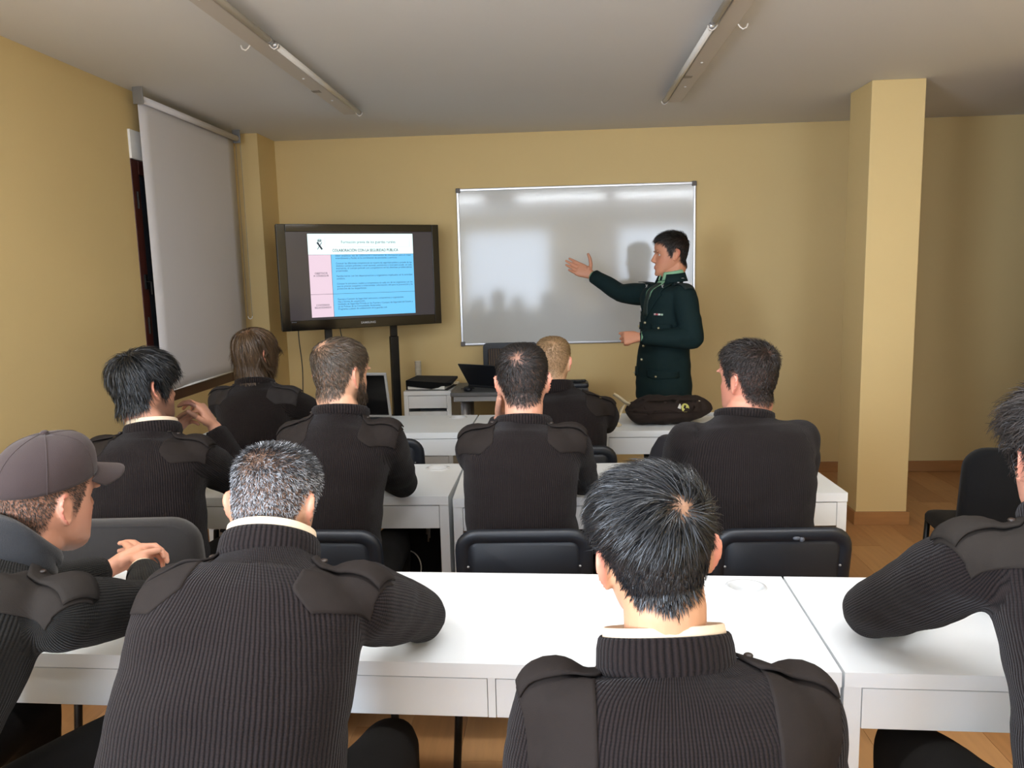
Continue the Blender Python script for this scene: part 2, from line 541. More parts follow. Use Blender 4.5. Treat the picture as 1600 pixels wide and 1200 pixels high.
for k in range(3):
    MB().box((sx0 + .006 + .012 * k, -.0285, sz0 - .012), (sx0 + .012 + .012 * k, -.028, sz0 - .008)).build('indicator_light', mat('led_grey', (120, 130, 150), .4), tv)

# stand
ts = thing('television_stand', 'black two-post floor stand holding up the television', 'stand', (-1.345, 5.375, 0), math.radians(30.4))
for sx in (-.235, .235):
    MB().box((sx - .03, .062, .04), (sx + .03, .102, 1.13)).build('lower_post', BLACKM, ts, bevel=.004)
    MB().box((sx - .024, .066, 1.13), (sx + .024, .098, 1.75)).build('upper_post', BLACKM, ts, bevel=.003)
    MB().box((sx - .035, -.02, 0), (sx + .035, .3, .04)).build('foot', BLACKM, ts, bevel=.006)
MB().box((-.205, .068, .3), (.205, .096, .36)).build('cross_bar', BLACKM, ts, bevel=.003)
for z in (1.35, 1.68):
    MB().box((-.3, .064, z), (.3, .1, z + .05)).build('mount_rail', BLACKM, ts, bevel=.003)
MB().box((-.235, -.1, .52), (.235, .2, .545)).build('shelf', BLACKM, ts, bevel=.004)

def cable(pts, label, nm='power_cable', r=.0035):
    # smooth the points with a Catmull-Rom pass
    P = [V(p) for p in pts]
    out = []
    for i in range(len(P) - 1):
        p0, p1, p2, p3 = P[max(i - 1, 0)], P[i], P[i + 1], P[min(i + 2, len(P) - 1)]
        for k in range(6):
            t = k / 6
            out.append(.5 * ((2 * p1) + (p2 - p0) * t + (2 * p0 - 5 * p1 + 4 * p2 - p3) * t * t + (3 * p1 - p0 - 3 * p2 + p3) * t ** 3))
    out.append(P[-1])
    o = MB().tube(out, r, 7).build(nm, BLACKP, smooth=True)
    return tag(o, label, 'cable')
cable([(-1.76, 5.22, 1.27), (-1.77, 5.24, 1.15), (-1.765, 5.26, .95), (-1.775, 5.27, .7), (-1.76, 5.3, .4), (-1.75, 5.32, .05), (-1.7, 5.4, .006), (-1.5, 5.62, .006)], 'black cable hanging from the left end of the television')
cable([(-1.52, 5.36, 1.3), (-1.515, 5.37, 1.18), (-1.5, 5.375, 1.08), (-1.49, 5.38, .8), (-1.47, 5.4, .3), (-1.42, 5.5, .006), (-1.36, 5.66, .006)], 'black cable hanging between the posts of the television stand')

# ------------------------------------------------------------------ school desks
DW, DD, DH, DT = 1.42, .5, .75, .032
def rect_with_hole(bm, x0, y0, x1, y1, z, cx, cy, r, n=28):
    vo = [bm.verts.new(p) for p in ((x0, y0, z), (x1, y0, z), (x1, y1, z), (x0, y1, z))]
    vi = [bm.verts.new((cx + r * 1.15 * math.cos(2 * PI * k / n), cy + r * math.sin(2 * PI * k / n), z)) for k in range(n)]
    ed = [bm.edges.new((vo[k], vo[(k + 1) % 4])) for k in range(4)] + [bm.edges.new((vi[k], vi[(k + 1) % n])) for k in range(n)]
    bmesh.ops.triangle_fill(bm, use_beauty=True, edges=ed)
    return vo, vi
def make_desk():
    t = thing('school_desk', 'x', 'desk')
    bm = bmesh.new()
    hx, hy, hr = DW - .105, DD - .072, .038
    vo, vi = rect_with_hole(bm, 0, 0, DW, DD, DH, hx, hy, hr)
    vb = [bm.verts.new((v.co.x, v.co.y, DH - DT)) for v in vo]
    for k in range(4):
        bm.faces.new((vo[k], vo[(k + 1) % 4], vb[(k + 1) % 4], vb[k]))
    bm.faces.new(vb)
    wi = [bm.verts.new((v.co.x, v.co.y, DH - .026)) for v in vi]
    for k in range(len(vi)):
        bm.faces.new((vi[k], vi[(k + 1) % len(vi)], wi[(k + 1) % len(vi)], wi[k]))
    bm.faces.new(wi)
    me = bpy.data.meshes.new('tabletop')
    bm.to_mesh(me)
    bm.free()
    link('tabletop', me, WHITE, t)
    g = MB()
    n = 28
    prof = [(.001, DH - .0245), (hr - .01, DH - .0245), (hr - .005, DH - .02), (hr - .003, DH + .002), (hr + .001, DH + .004), (hr + .006, DH + .003), (hr + .008, DH)]
    g.loft([[V((hx + 1.15 * r * math.cos(2 * PI * k / n), hy + r * math.sin(2 * PI * k / n), z)) for k in range(n)] for r, z in prof], cap=False)
    g.build('cable_grommet', mat('grommet_plastic', (206, 207, 207), .4), t, smooth=True)
    zt = DH - DT - .0005
    for x in (0, DW - .035):
        MB().box((x, .004, 0), (x + .035, DD - .004, zt)).build('side_panel', WHITE, t, bevel=.0015)
    ZB = zt - .09
    MB().box((DW / 2 - .008, .004, ZB), (DW / 2 + .008, DD - .03, zt)).build('divider', WHITE, t)
    for a, b in ((.0365, DW / 2 - .0095), (DW / 2 + .0095, DW - .0365)):
        d = MB().box((a, .004, ZB), (b, .02, zt - .0035))
        dr = d.build('drawer', WHITE, t, bevel=.001)
        MB().box((a + .01, .02, ZB + .008), (b - .01, DD - .06, ZB + .014)).box((a + .01, .02, ZB + .014), (a + .02, DD - .06, zt - .02)).box((b - .02, .02, ZB + .014), (b - .01, DD - .06, zt - .02)).build('drawer_box', WHITE, dr)
    MB().box((.035, DD - .022, zt - .14), (DW - .035, DD - .008, zt)).build('back_rail', WHITE, t)
    return t
desk0 = make_desk()
def put_desk(x, y, a, label, first=[True]):
    o = desk0 if first[0] else copy_tree(desk0)
    first[0] = False
    o.location = (x, y, 0)
    o.rotation_euler = (0, 0, a)
    o['label'] = label
    o['group'] = 'white two-drawer desks in rows'
    return o
def put_desk_right(xr, yr, a, label):    # placed by its right front corner
    put_desk(xr - DW * math.cos(a), yr - DW * math.sin(a), a, label)
R3 = -.0371
put_desk_right(.556, 1.507, R3, 'white desk in the nearest row, between the grey-haired and the black-haired man')
put_desk(.562, 1.507, R3, 'white desk in the nearest row at the right edge, under the curly-haired man\'s elbow')
put_desk_right(.556 - (DW + .006) * math.cos(R3), 1.507 - (DW + .006) * math.sin(R3), R3, 'white desk in the nearest row at the left, where the man in the cap leans')
put_desk(-.395, 2.742, .03, 'white desk in the middle row on the right, nearest the pillar')
put_desk_right(-.416, 2.776, -.004, 'white desk in the middle row on the left, below the blind')
put_desk_right(-.481, 3.945, -.012, 'white desk in the front row on the left, carrying the laptop')
put_desk(-.472, 3.94, -.012, 'white desk in the front row on the right, carrying the brown bag')

# ------------------------------------------------------------------ chairs
def rrect(w, z0, z1, r, n=7):
    pts = []
    for cx, cz, a0 in ((w - r, z1 - r, 0), (-w + r, z1 - r, PI / 2), (-w + r, z0 + r, PI), (w - r, z0 + r, 1.5 * PI)):
        for k in range(n):
            a = a0 + PI / 2 * k / (n - 1)
            pts.append((cx + r * math.cos(a), cz + r * math.sin(a)))
    return pts
def shell_back(w, z0, z1, r, t, y0, lean=.16, bow=.35, groove=True):
    m = MB()
    zc = (z0 + z1) / 2
    def ring(s, dy, inset=0.):
        out = []
        for x, z in rrect(w - inset, z0 + inset, z1 - inset, max(.01, r - inset)):
            x, z = x * s, zc + (z - zc) * s
            out.append(V((x, y0 + dy - lean * (z - z0) + bow * x * x * 1.0, z)))
        return out
    rings = [ring(1, t / 2, .012), ring(1, t / 2 - .006, .004), ring(1, 0), ring(1, -t / 2 + .006, .004), ring(1, -t / 2, .012)]
    if groove:
        rings += [ring(1, -t / 2, .034), ring(1, -t / 2 + .005, .038), ring(1, -t / 2 + .005, .042), ring(1, -t / 2 + .001, .046)]
    m.loft(rings)
    return m
def make_chair(kind='plastic'):
    t = thing('visitor_chair', 'x', 'chair')
    M_ = BLACKP if kind == 'plastic' else DKFAB
    if kind == 'plastic':
        bk = shell_back(.205, .5, .815, .07, .034, -.2)
        b = bk.build('backrest', M_, t, smooth=True)
        MB().box((-.075, -.262, .645), (.075, -.256, .651)).build('moulded_line', BLACKP, b)
        for s in (-1, 1):
            MB().ball((s * .165, -.2545 + .35 * .165 ** 2, .7), .004, 8, 5).build('rivet', STEEL, b)
    else:
        bk = shell_back(.225, .47, .86, .085, .07, -.2, lean=.14, bow=.3, groove=False)
        b = bk.build('backrest', M_, t, smooth=True)
    s0 = [rrect(.22, -.2, .23, .06)]
    m = MB()
    m.loft([[V((x * k, y * k, z)) for x, y in s0[0]] for k, z in ((.94, .43), (1, .44), (1, .462), (.97, .474), (.85, .48))])
    m.build('seat', M_, t, smooth=True)
    for s in (-1, 1):
        MB().tube([(s * .2, .2, .435), (s * .215, .215, .01)], .012, 10).build('leg', BLACKM, t, smooth=True)
        MB().tube([(s * .2, -.2, .435), (s * .225, -.225, .01)], .0125, 10).build('leg', BLACKM, t, smooth=True)
        MB().tube([(s * .17, -.17, .43), (s * .17, -.2, .5), (s * .165, -.21, .58)], .011, 8).build('back_support', BLACKM, t, smooth=True)
        for y, q in ((.215, .215), (-.225, .225)):
            MB().lathe([(.016, 0), (.016, .018), (.013, .026)], (s * q, y, 0), 10).build('foot_cap', BLACKP, t)
    MB().box((-.19, -.19, .418), (.19, .19, .432)).build('seat_frame', BLACKM, t, bevel=.004)
    return t
chairP, chairF = make_chair('plastic'), make_chair('fabric')
usedc = {'plastic': False, 'fabric': False}
def put_chair(kind, x, y, rz, label):
    src = chairP if kind == 'plastic' else chairF
    o = copy_tree(src) if usedc[kind] else src
    usedc[kind] = True
    o.location = (x, y, 0)
    o.rotation_euler = (0, 0, rz)
    o['label'] = label
    o['group'] = 'visitor chairs at the desks'
    return o
put_chair('plastic', -.118, 2.455, .02, 'black plastic chair under the middle-row man with a hand at his cheek')
hch = put_chair('plastic', .628, 2.455, .03, 'black plastic chair under the broad middle-row man beside the pillar, its top edge scuffed')
put_chair('plastic', -.735, 2.46, -.03, 'black plastic chair under the bearded brown-haired man of the middle row')
put_chair('fabric', -1.325, 2.43, .05, 'charcoal upholstered chair under the man with thick black hair')
put_chair('plastic', -.825, 3.76, -.05, 'empty black chair at the front row beside the bearded man\'s sleeve')
put_chair('plastic', -1.37, 3.55, 0, 'black chair under the long-haired man in the front row')
put_chair('plastic', .04, 3.56, 0, 'black chair under the fair-haired man in the front row')
put_chair('plastic', .62, 3.72, .05, 'black chair in the front row with a dark jacket hung on it')
put_chair('plastic', .17, 1.0, 0, 'black chair under the black-haired man nearest the camera')
put_chair('plastic', -.58, 1.08, 0, 'black chair under the grey-haired man in the nearest row')
put_chair('plastic', -1.26, 1.16, -.2, 'black chair under the man in the brown cap')
put_chair('plastic', .98, 1.14, 0, 'black chair under the curly-haired man at the right edge')
blk = put_chair('fabric', 1.79, 3.22, -.12, 'black chair standing empty on the open floor beside the right-hand pillar')
for c_ in blk.children:
    if c_.name.startswith(('backrest', 'seat')) and c_.material_slots:
        c_.material_slots[0].link = 'OBJECT'
        c_.material_slots[0].material = BLKFAB
# scuff on the chair beside the pillar
sc = MB().ball((.03, -.272, .792), (.012, .006, .006), 8, 5).ball((.045, -.272, .788), (.008, .006, .008), 8, 5)
for c_ in hch.children:
    if c_.name.startswith('backrest'):
        sc.build('torn_edge', mat('scuffed_plastic', (70, 72, 78), .6), c_, smooth=True)

# ------------------------------------------------------------------ furniture by the back wall
du = thing('drawer_unit', 'white drawer unit beside the dark grey table', 'drawer unit', (-.93, 5.4, 0))
ux, uy, uz = .168, .49, .75
MB().box((-ux, 0, uz - .03), (ux, uy, uz)).build('top', WHITE, du, bevel=.002)
for x in (-ux, ux - .032):
    MB().box((x, .0, 0), (x + .032, uy, uz - .0305)).build('side_panel', WHITE, du, bevel=.0015)
MB().box((-ux + .032, uy - .02, .05), (ux - .032, uy - .008, uz - .0305)).build('back_panel', WHITE, du)
zz = uz - .034
for k, h in enumerate((.088, .15, .15, .15)):
    dr = MB().box((-ux + .0335, .002, zz - h), (ux - .0335, .018, zz)).build('drawer', WHITE, du, bevel=.001)
    MB().box((-ux + .04, .018, zz - h + .01), (ux - .04, uy - .03, zz - h + .018)).build('drawer_box', mat('drawer_shadow_grey', (70, 70, 70), .7), dr)
    zz -= h + (.024 if k == 0 else .012)
tb = thing('teacher_table', 'dark grey table with silver tubular legs below the whiteboard', 'table', (-.27, 5.415, 0), .0)
tw, td, tz = .465, .245, .77
MB().box((-tw, -td, tz - .026), (tw, td, tz)).build('tabletop', DKGREY, tb, bevel=.003)
MB().box((-tw + .02, -td + .015, tz - .062), (tw - .02, -td + .03, tz - .0265)).box((-tw + .02, td - .03, tz - .062), (tw - .02, td - .015, tz - .0265)).build('apron', MIDGREY, tb)
for sx in (-1, 1):
    for sy in (-1, 1):
        MB().tube([(sx * (tw - .085), sy * (td - .1), .0), (sx * (tw - .085), sy * (td - .1), tz - .0265)], .03, 18).build('leg', ALU, tb, smooth=True)
# mesh-back office chair between table and wall
oc = thing('office_chair', 'black mesh-backed office chair behind the dark grey table', 'chair', (-.36, 5.62, 0), PI)
fr = MB()
w_, zb, zt_ = .2, .62, 1.05
outer, inner = rrect(w_, zb, zt_, .03, 5), rrect(w_ - .035, zb + .05, zt_ - .04, .02, 5)
yb = -.13
n_ = len(outer)
fr.loft([[V((x, yb + d, z)) for x, z in q] for q, d in ((inner, .015), (outer, .015), (outer, -.015), (inner, -.015), (inner, .015))], cap=False)
fr.build('back_frame', BLACKP, oc, bevel=.003)
for k in range(19):
    x = -w_ + .045 + k * (2 * w_ - .09) / 18
    MB().box((x - .0045, yb - .004, zb + .045), (x + .0045, yb + .004, zt_ - .035)).build('mesh_strand', mat('brown_mesh_fabric', (96, 80, 66), .9), oc)
MB().box((-w_ + .035, yb - .012, zb + .045), (w_ - .035, yb - .01, zt_ - .035)).build('mesh_backing', BLACKP, oc)
MB().box((-.22, -.15, .44), (.22, .2, .5)).build('seat', BLKFAB, oc, bevel=.02, seg=3)
MB().tube([(0, .02, .1), (0, .02, .44)], .025, 12).build('gas_column', BLACKM, oc, smooth=True)
MB().box((-.03, -.16, .42), (.03, .0, .44)).box((-.03, -.165, .42), (.03, -.145, .7)).build('back_bracket', BLACKM, oc)
for k in range(5):
    a = 2 * PI * k / 5 + .3
    cx, cy = math.cos(a), math.sin(a)
    MB().tube([(0, .02, .1), (.2 * cx, .02 + .2 * cy, .07)], [.022, .014], 8).build('base_arm', BLACKP, oc)
    MB().ball((.2 * cx, .02 + .2 * cy, .03), (.025, .025, .03), 10, 6).build('caster', BLACKP, oc)

# binder and cups on the drawer unit
bd = thing('ring_binder', 'black ring binder lying flat on the white drawer unit', 'binder', (-.925, 5.58, .75), -.12)
MB().box((-.145, -.14, 0), (.155, .14, .004)).build('lower_cover', BLKFAB, bd)
q = MB()
q.add([(-.145, -.14, .07), (.135, -.145, .055), (.17, -.1, .05), (.16, .14, .066), (-.145, .14, .07), (-.145, -.14, .03), (.04, -.146, .01), (.17, -.1, .03), (.16, .14, .05), (-.145, .14, .05)],
      [(0, 1, 2, 3, 4), (5, 9, 8, 7, 6), (0, 5, 6, 1), (1, 6, 7, 2), (2, 7, 8, 3), (3, 8, 9, 4), (4, 9, 5, 0)])
q.build('upper_cover', BLKFAB, bd)
MB().box((-.15, -.14, 0), (-.145, .14, .07)).build('spine', BLKFAB, bd)
MB().box((-.14, -.13, .005), (.13, .13, .028)).build('paper_block', mat('paper', (232, 230, 224), .8), bd)
cp = thing('cup_stack', 'tall stack of clear plastic cups on the white drawer unit', 'cups', (-1.055, 5.77, .75))
for k in range(9):
    z = .012 * k
    MB().lathe([(.019, z), (.0235, z + .075), (.0255, z + .076), (.0245, z + .078), (.022, z + .074), (.018, z + .003)], (0, 0, 0), 20).build('cup', mat('cloudy_cup_plastic', (226, 216, 196), .25), cp, smooth=True)
dv = thing('desk_phone', 'flat black telephone on the right end of the dark grey table', 'telephone', (.115, 5.38, .77))
m = MB()
m.loft([[V((x * k, y * k, z)) for x, y in rrect(.085, -.07, .07, .02)] for k, z in ((.96, 0), (1, .006), (1, .022), (.95, .032))])
m.build('body', BLACKP, dv, smooth=True)
MB().box((-.08, -.03, .034), (.07, .02, .05)).build('handset', BLACKG, dv, bevel=.012, seg=3)
fg = thing('pen_cup', 'small blue and white patterned pen pot beside the black telephone', 'pot', (.0, 5.33, .77))
MB().lathe([(.014, 0), (.016, .004), (.017, .07), (.0145, .07), (.0135, .006)], n=14).build('pot', mat('blue_white_glaze', (150, 160, 190), .3, var=.9, vscale=70), fg, smooth=True)
MB().tube([(.004, 0, .01), (.01, .003, .1)], .0035, 8).build('pen', mat('dark_blue_pen', (30, 34, 66), .3), fg)
lp = thing('black_laptop', 'black laptop on the dark grey table, its lid tilted open', 'laptop', (-.46, 5.47, .77), PI - .5)
MB().box((-.15, -.11, 0), (.15, .11, .018)).build('base', BLACKP, lp, bevel=.004)
MB().box((-.15, 0, 0), (.15, .2, .008), Matrix.Translation((0, .105, .016)) @ Matrix.Rotation(math.radians(52), 4, 'X')).build('lid', BLACKP, lp, bevel=.003)
MB().box((-.13, -.02, .0185), (.13, .08, .0195)).build('keyboard', BLACKG, lp)
mo = thing('computer_mouse', 'black mouse with its cord on the left end of the dark grey table', 'mouse', (-.625, 5.25, .77), .3)
MB().ball((0, 0, .014), (.03, .05, .02), 14, 8).build('mouse_body', BLACKP, mo, smooth=True)
MB().tube([(.0, .045, .012), (-.03, .08, .006), (.02, .1, .006), (.06, .07, .006), (.05, .11, .006)], .003, 6).build('mouse_cord', BLACKP, mo, smooth=True)

# laptop on the front row
l2 = thing('silver_laptop', 'open laptop with dark screen and silver rim on the front-row desk', 'laptop', (-1.13, 4.22, .75), -.1)
SILV = mat('silver_plastic', (176, 174, 170), .4, metal=.3)
MB().box((-.165, -.12, 0), (.165, .12, .02)).build('base', SILV, l2, bevel=.004)
lm = Matrix.Translation((0, .12, .018)) @ Matrix.Rotation(math.radians(104), 4, 'X')
ld = MB().box((-.165, 0, -.012), (.165, .265, 0), lm).build('lid', SILV, l2, bevel=.003)
MB().box((-.152, .012, 0), (.152, .253, .0015), lm).build('screen', mat('dark_laptop_screen', (14, 13, 13), .2), ld)
MB().box((-.14, -.03, .0205), (.14, .09, .0215)).build('keyboard', BLACKP, l2)

# ------------------------------------------------------------------ remesh helpers for soft things
def remesh(mb, voxel, smooth_it=6, factor=.5):
    me = mb.mesh('tmp')
    o = bpy.data.objects.new('tmp', me)
    COL.objects.link(o)
    r = o.modifiers.new('r', 'REMESH')
    r.mode = 'VOXEL'
    r.voxel_size = voxel
    if smooth_it:
        s = o.modifiers.new('s', 'SMOOTH')
        s.factor = factor
        s.iterations = smooth_it
    dg = bpy.context.evaluated_depsgraph_get()
    out = bpy.data.meshes.new_from_object(o.evaluated_get(dg))
    bpy.data.objects.remove(o)
    bpy.data.meshes.remove(me)
    return out
def wrinkle(me, amp, scale, seed=0., squash=(1, 1, 1), mask=None):
    n = len(me.vertices)
    co = np.empty(n * 3)
    me.vertices.foreach_get('co', co)
    no = np.empty(n * 3)
    me.vertices.foreach_get('normal', no)
    co = co.reshape(-1, 3)
    no = no.reshape(-1, 3)
    d = np.array([noise.noise(V((p[0] * scale * squash[0] + seed, p[1] * scale * squash[1], p[2] * scale * squash[2] - seed))) for p in co])
    d = np.where(d > 0, d, d * 1.6) * amp
    if mask is not None:
        d = d * mask(co)
    co = co + no * d[:, None]
    me.vertices.foreach_set('co', co.ravel())
    me.update()

# brown bag on the front-row desk
BROWNC = mat('brown_bag_cloth', (42, 33, 29), .88, var=.12, vscale=20, bump=.25, bscale=400, spec=.2)
bag = thing('duffel_bag', 'soft brown bag with a small crest and cream strap on the front-row desk', 'bag', (.56, 4.13, .75))
m = MB()
m.ball((0, 0, .07), (.22, .13, .075), 20, 10).ball((-.1, -.02, .06), (.12, .11, .06), 16, 8).ball((.12, .0, .08), (.12, .12, .065), 16, 8).ball((.0, .03, .1), (.2, .08, .05), 16, 8)
me = remesh(m, .008, 4)
wrinkle(me, .012, 9, 3.1, (1, 1, 1.6))
wrinkle(me, .004, 28, 1.1)
for q_ in me.vertices:
    q_.co.z = max(q_.co.z, .001)
bo = link('bag_body', me, BROWNC, bag, smooth=True)
bvh = BVHTree.FromObject(bo, bpy.context.evaluated_depsgraph_get())
def drape(bvh_, pts2d, origin, ax, ay, dirn, off, thick, name, m_, parent, smooth=True):
    """grid of points (rows of 2-D points) cast onto a surface: a thin slab lying on it"""
    top, bot = [], []
    R_, C_ = len(pts2d), len(pts2d[0])
    for row in pts2d:
        for (a, b) in row:
            o_ = V(origin) + V(ax) * a + V(ay) * b
            h = bvh_.ray_cast(o_, V(dirn))
            if h[0] is None:
                h = bvh_.find_nearest(o_)
            top.append(h[0] - V(dirn) * (off + thick))
            bot.append(h[0] - V(dirn) * (off - .004))
    return slab(top, bot, R_, C_, name, m_, parent, smooth)
def slab(top, bot, R_, C_, name, m_, parent, smooth=True):
    n = len(top)
    f_ = []
    for i in range(R_ - 1):
        for j in range(C_ - 1):
            a = i * C_ + j
            f_.append((a, a + 1, a + C_ + 1, a + C_))
            f_.append((n + a, n + a + C_, n + a + C_ + 1, n + a + 1))
    edge = [j for j in range(C_)] + [i * C_ + C_ - 1 for i in range(1, R_)] + [(R_ - 1) * C_ + j for j in range(C_ - 2, -1, -1)] + [i * C_ for i in range(R_ - 2, 0, -1)]
    for k in range(len(edge)):
        a, b = edge[k], edge[(k + 1) % len(edge)]
        f_.append((a, n + a, n + b, b))
    o = MB().add(top + bot, f_).build(name, m_, parent, smooth=smooth)
    return o
def rectgrid(a0, a1, b0, b1, na, nb):
    return [[(a0 + (a1 - a0) * i / (na - 1), b0 + (b1 - b0) * j / (nb - 1)) for i in range(na)] for j in range(nb)]
drape(bvh, rectgrid(-.2, .17, .075, .17, 16, 6), (0, -.4, 0), (1, 0, 0), (0, 0, 1), (0, 1, 0), .0, .004, 'top_flap', BROWNC, bag)
CREST, CREW = mat('crest_yellow', (186, 182, 96), .6, var=.3, vscale=200), mat('crest_white', (214, 212, 206), .6)
cr = drape(bvh, [[(.085 + .021 * r * math.cos(2 * PI * k / 14), .098 + .021 * r * math.sin(2 * PI * k / 14)) for k in range(15)] for r in (.05, .5, 1.)], (0, -.4, 0), (1, 0, 0), (0, 0, 1), (0, 1, 0), .0045, .001, 'crest', CREST, bag)
drape(bvh, [[(.045, .1), (.06, .094)], [(.05, .108), (.066, .106)], [(.058, .118), (.062, .117)]], (0, -.4, 0), (1, 0, 0), (0, 0, 1), (0, 1, 0), .0045, .001, 'crest_ribbon', CREW, bag)
CREAM = mat('cream_webbing', (214, 198, 164), .8, bump=.3, bscale=600)
def ribbon(pts, side, w, th, name, m_, parent):
    pts = [V(p) for p in pts]
    s = V(side).normalized() * w / 2
    top, bot = [], []
    for i, p in enumerate(pts):
        d = (pts[min(i + 1, len(pts) - 1)] - pts[max(i - 1, 0)]).normalized()
        nn = d.cross(s).normalized() * th
        top += [p + s + nn, p - s + nn]
        bot += [p + s, p - s]
    return slab(top, bot, len(pts), 2, name, m_, parent)
ribbon([(-.195, -.06, .11), (-.22, -.07, .125), (-.25, -.07, .15), (-.28, -.06, .168)], (.3, -.8, .7), .03, .002, 'strap', CREAM, bag)
ribbon([(-.2, -.03, .12), (-.23, -.05, .1), (-.25, -.07, .06), (-.27, -.09, .02), (-.25, -.1, .004)], (.6, -.5, .5), .035, .002, 'strap', CREAM, bag)
ribbon([(.16, -.06, .13), (.2, -.02, .125), (.24, .03, .09)], (0, 1, .3), .03, .002, 'strap', CREAM, bag)

# dark jacket hung on a chair of the front row
jk = thing('dark_jacket', 'dark navy jacket hung over a front-row chair beside the broad man', 'jacket', (.62, 3.48, .0))
m = MB()
m.loft([[V((x * k + o_, y * k2, z)) for x, y in [(.2 * math.cos(2 * PI * j / 24), .06 * math.sin(2 * PI * j / 24)) for j in range(24)]] for k, k2, z, o_ in ((.8, .5, .835, 0), (.95, .9, .82, 0), (1.05, 1.1, .76, -.01), (1.12, 1.2, .66, -.02), (1.18, 1.2, .56, -.02), (1.2, 1.15, .46, -.02), (1.15, .9, .44, -.02))])
me = remesh(m, .012, 3)
wrinkle(me, .018, 9, 7.7, (1.6, 1, .7))
link('jacket_body', me, mat('navy_black_cloth', (30, 28, 34), .9, var=.2, vscale=15, bump=.3, bscale=300, sheen=.2), jk, smooth=True)

# backpack under the middle-row desk
bpk = thing('black_backpack', 'black backpack with pale looped strap standing under the middle-row desk', 'backpack', (-.578, 3.06, 0))
m = MB()
m.loft([[V((x, y, z)) for x, y in rrect(.105 * k, -.09 * k, .09 * k, .04)] for k, z in ((.9, .0), (1, .03), (1.02, .3), (1, .5), (.9, .6), (.6, .64))])
m.loft([[V((x, y - .1, z)) for x, y in rrect(.1 * k, -.04 * k, .04 * k, .03)] for k, z in ((.8, .06), (1, .1), (1, .3), (.8, .36))])
me = remesh(m, .011, 4)
wrinkle(me, .01, 10, 2.2)
link('pack_body', me, BLKFAB, bpk, smooth=True)
for x, z in ((.045, .575), (.055, .56), (.05, .545)):
    MB().tube([(x, -.1, z + .03), (x + .002, -.108, z), (x, -.104, z - .03)], .0035, 6).build('zip_pull', STEEL, bpk)
sp = [(-.02 + .05 * math.sin(a), -.15 - .02 * math.sin(a * .5), .43 + .065 * math.cos(a)) for a in np.linspace(-.7, 2.4, 14)]
ribbon(sp, (.1, -.9, .3), .022, .003, 'strap', mat('pale_strap', (176, 170, 158), .8), bpk)
# ================================================================== people: materials
def attr_mat(name, rough=.5, spec=.4, sss=0., bump=0., bscale=300., aniso=0.):
    m = bpy.data.materials.new(name)
    m.use_nodes = True
    nt = m.node_tree
    b = nt.nodes['Principled BSDF']
    a = nt.nodes.new('ShaderNodeAttribute')
    a.attribute_name = 'Col'
    nt.links.new(a.outputs['Color'], b.inputs['Base Color'])
    b.inputs['Roughness'].default_value = rough
    b.inputs['Specular IOR Level'].default_value = spec
    if aniso:
        b.inputs['Anisotropic'].default_value = aniso
    if bump:
        tc = nt.nodes.new('ShaderNodeTexCoord')
        n2 = nt.nodes.new('ShaderNodeTexNoise')
        n2.inputs['Scale'].default_value = bscale
        n2.inputs['Detail'].default_value = 4
        nt.links.new(tc.outputs['Object'], n2.inputs['Vector'])
        bp_ = nt.nodes.new('ShaderNodeBump')
        bp_.inputs['Strength'].default_value = bump
        bp_.inputs['Distance'].default_value = .001
        nt.links.new(n2.outputs['Fac'], bp_.inputs['Height'])
        nt.links.new(bp_.outputs['Normal'], b.inputs['Normal'])
    return m
SKIN = attr_mat('skin', .48, .4, bump=.12, bscale=260)
HAIR = attr_mat('hair', .4, .5)
HAIRM = attr_mat('hair_matte', .5, .35)

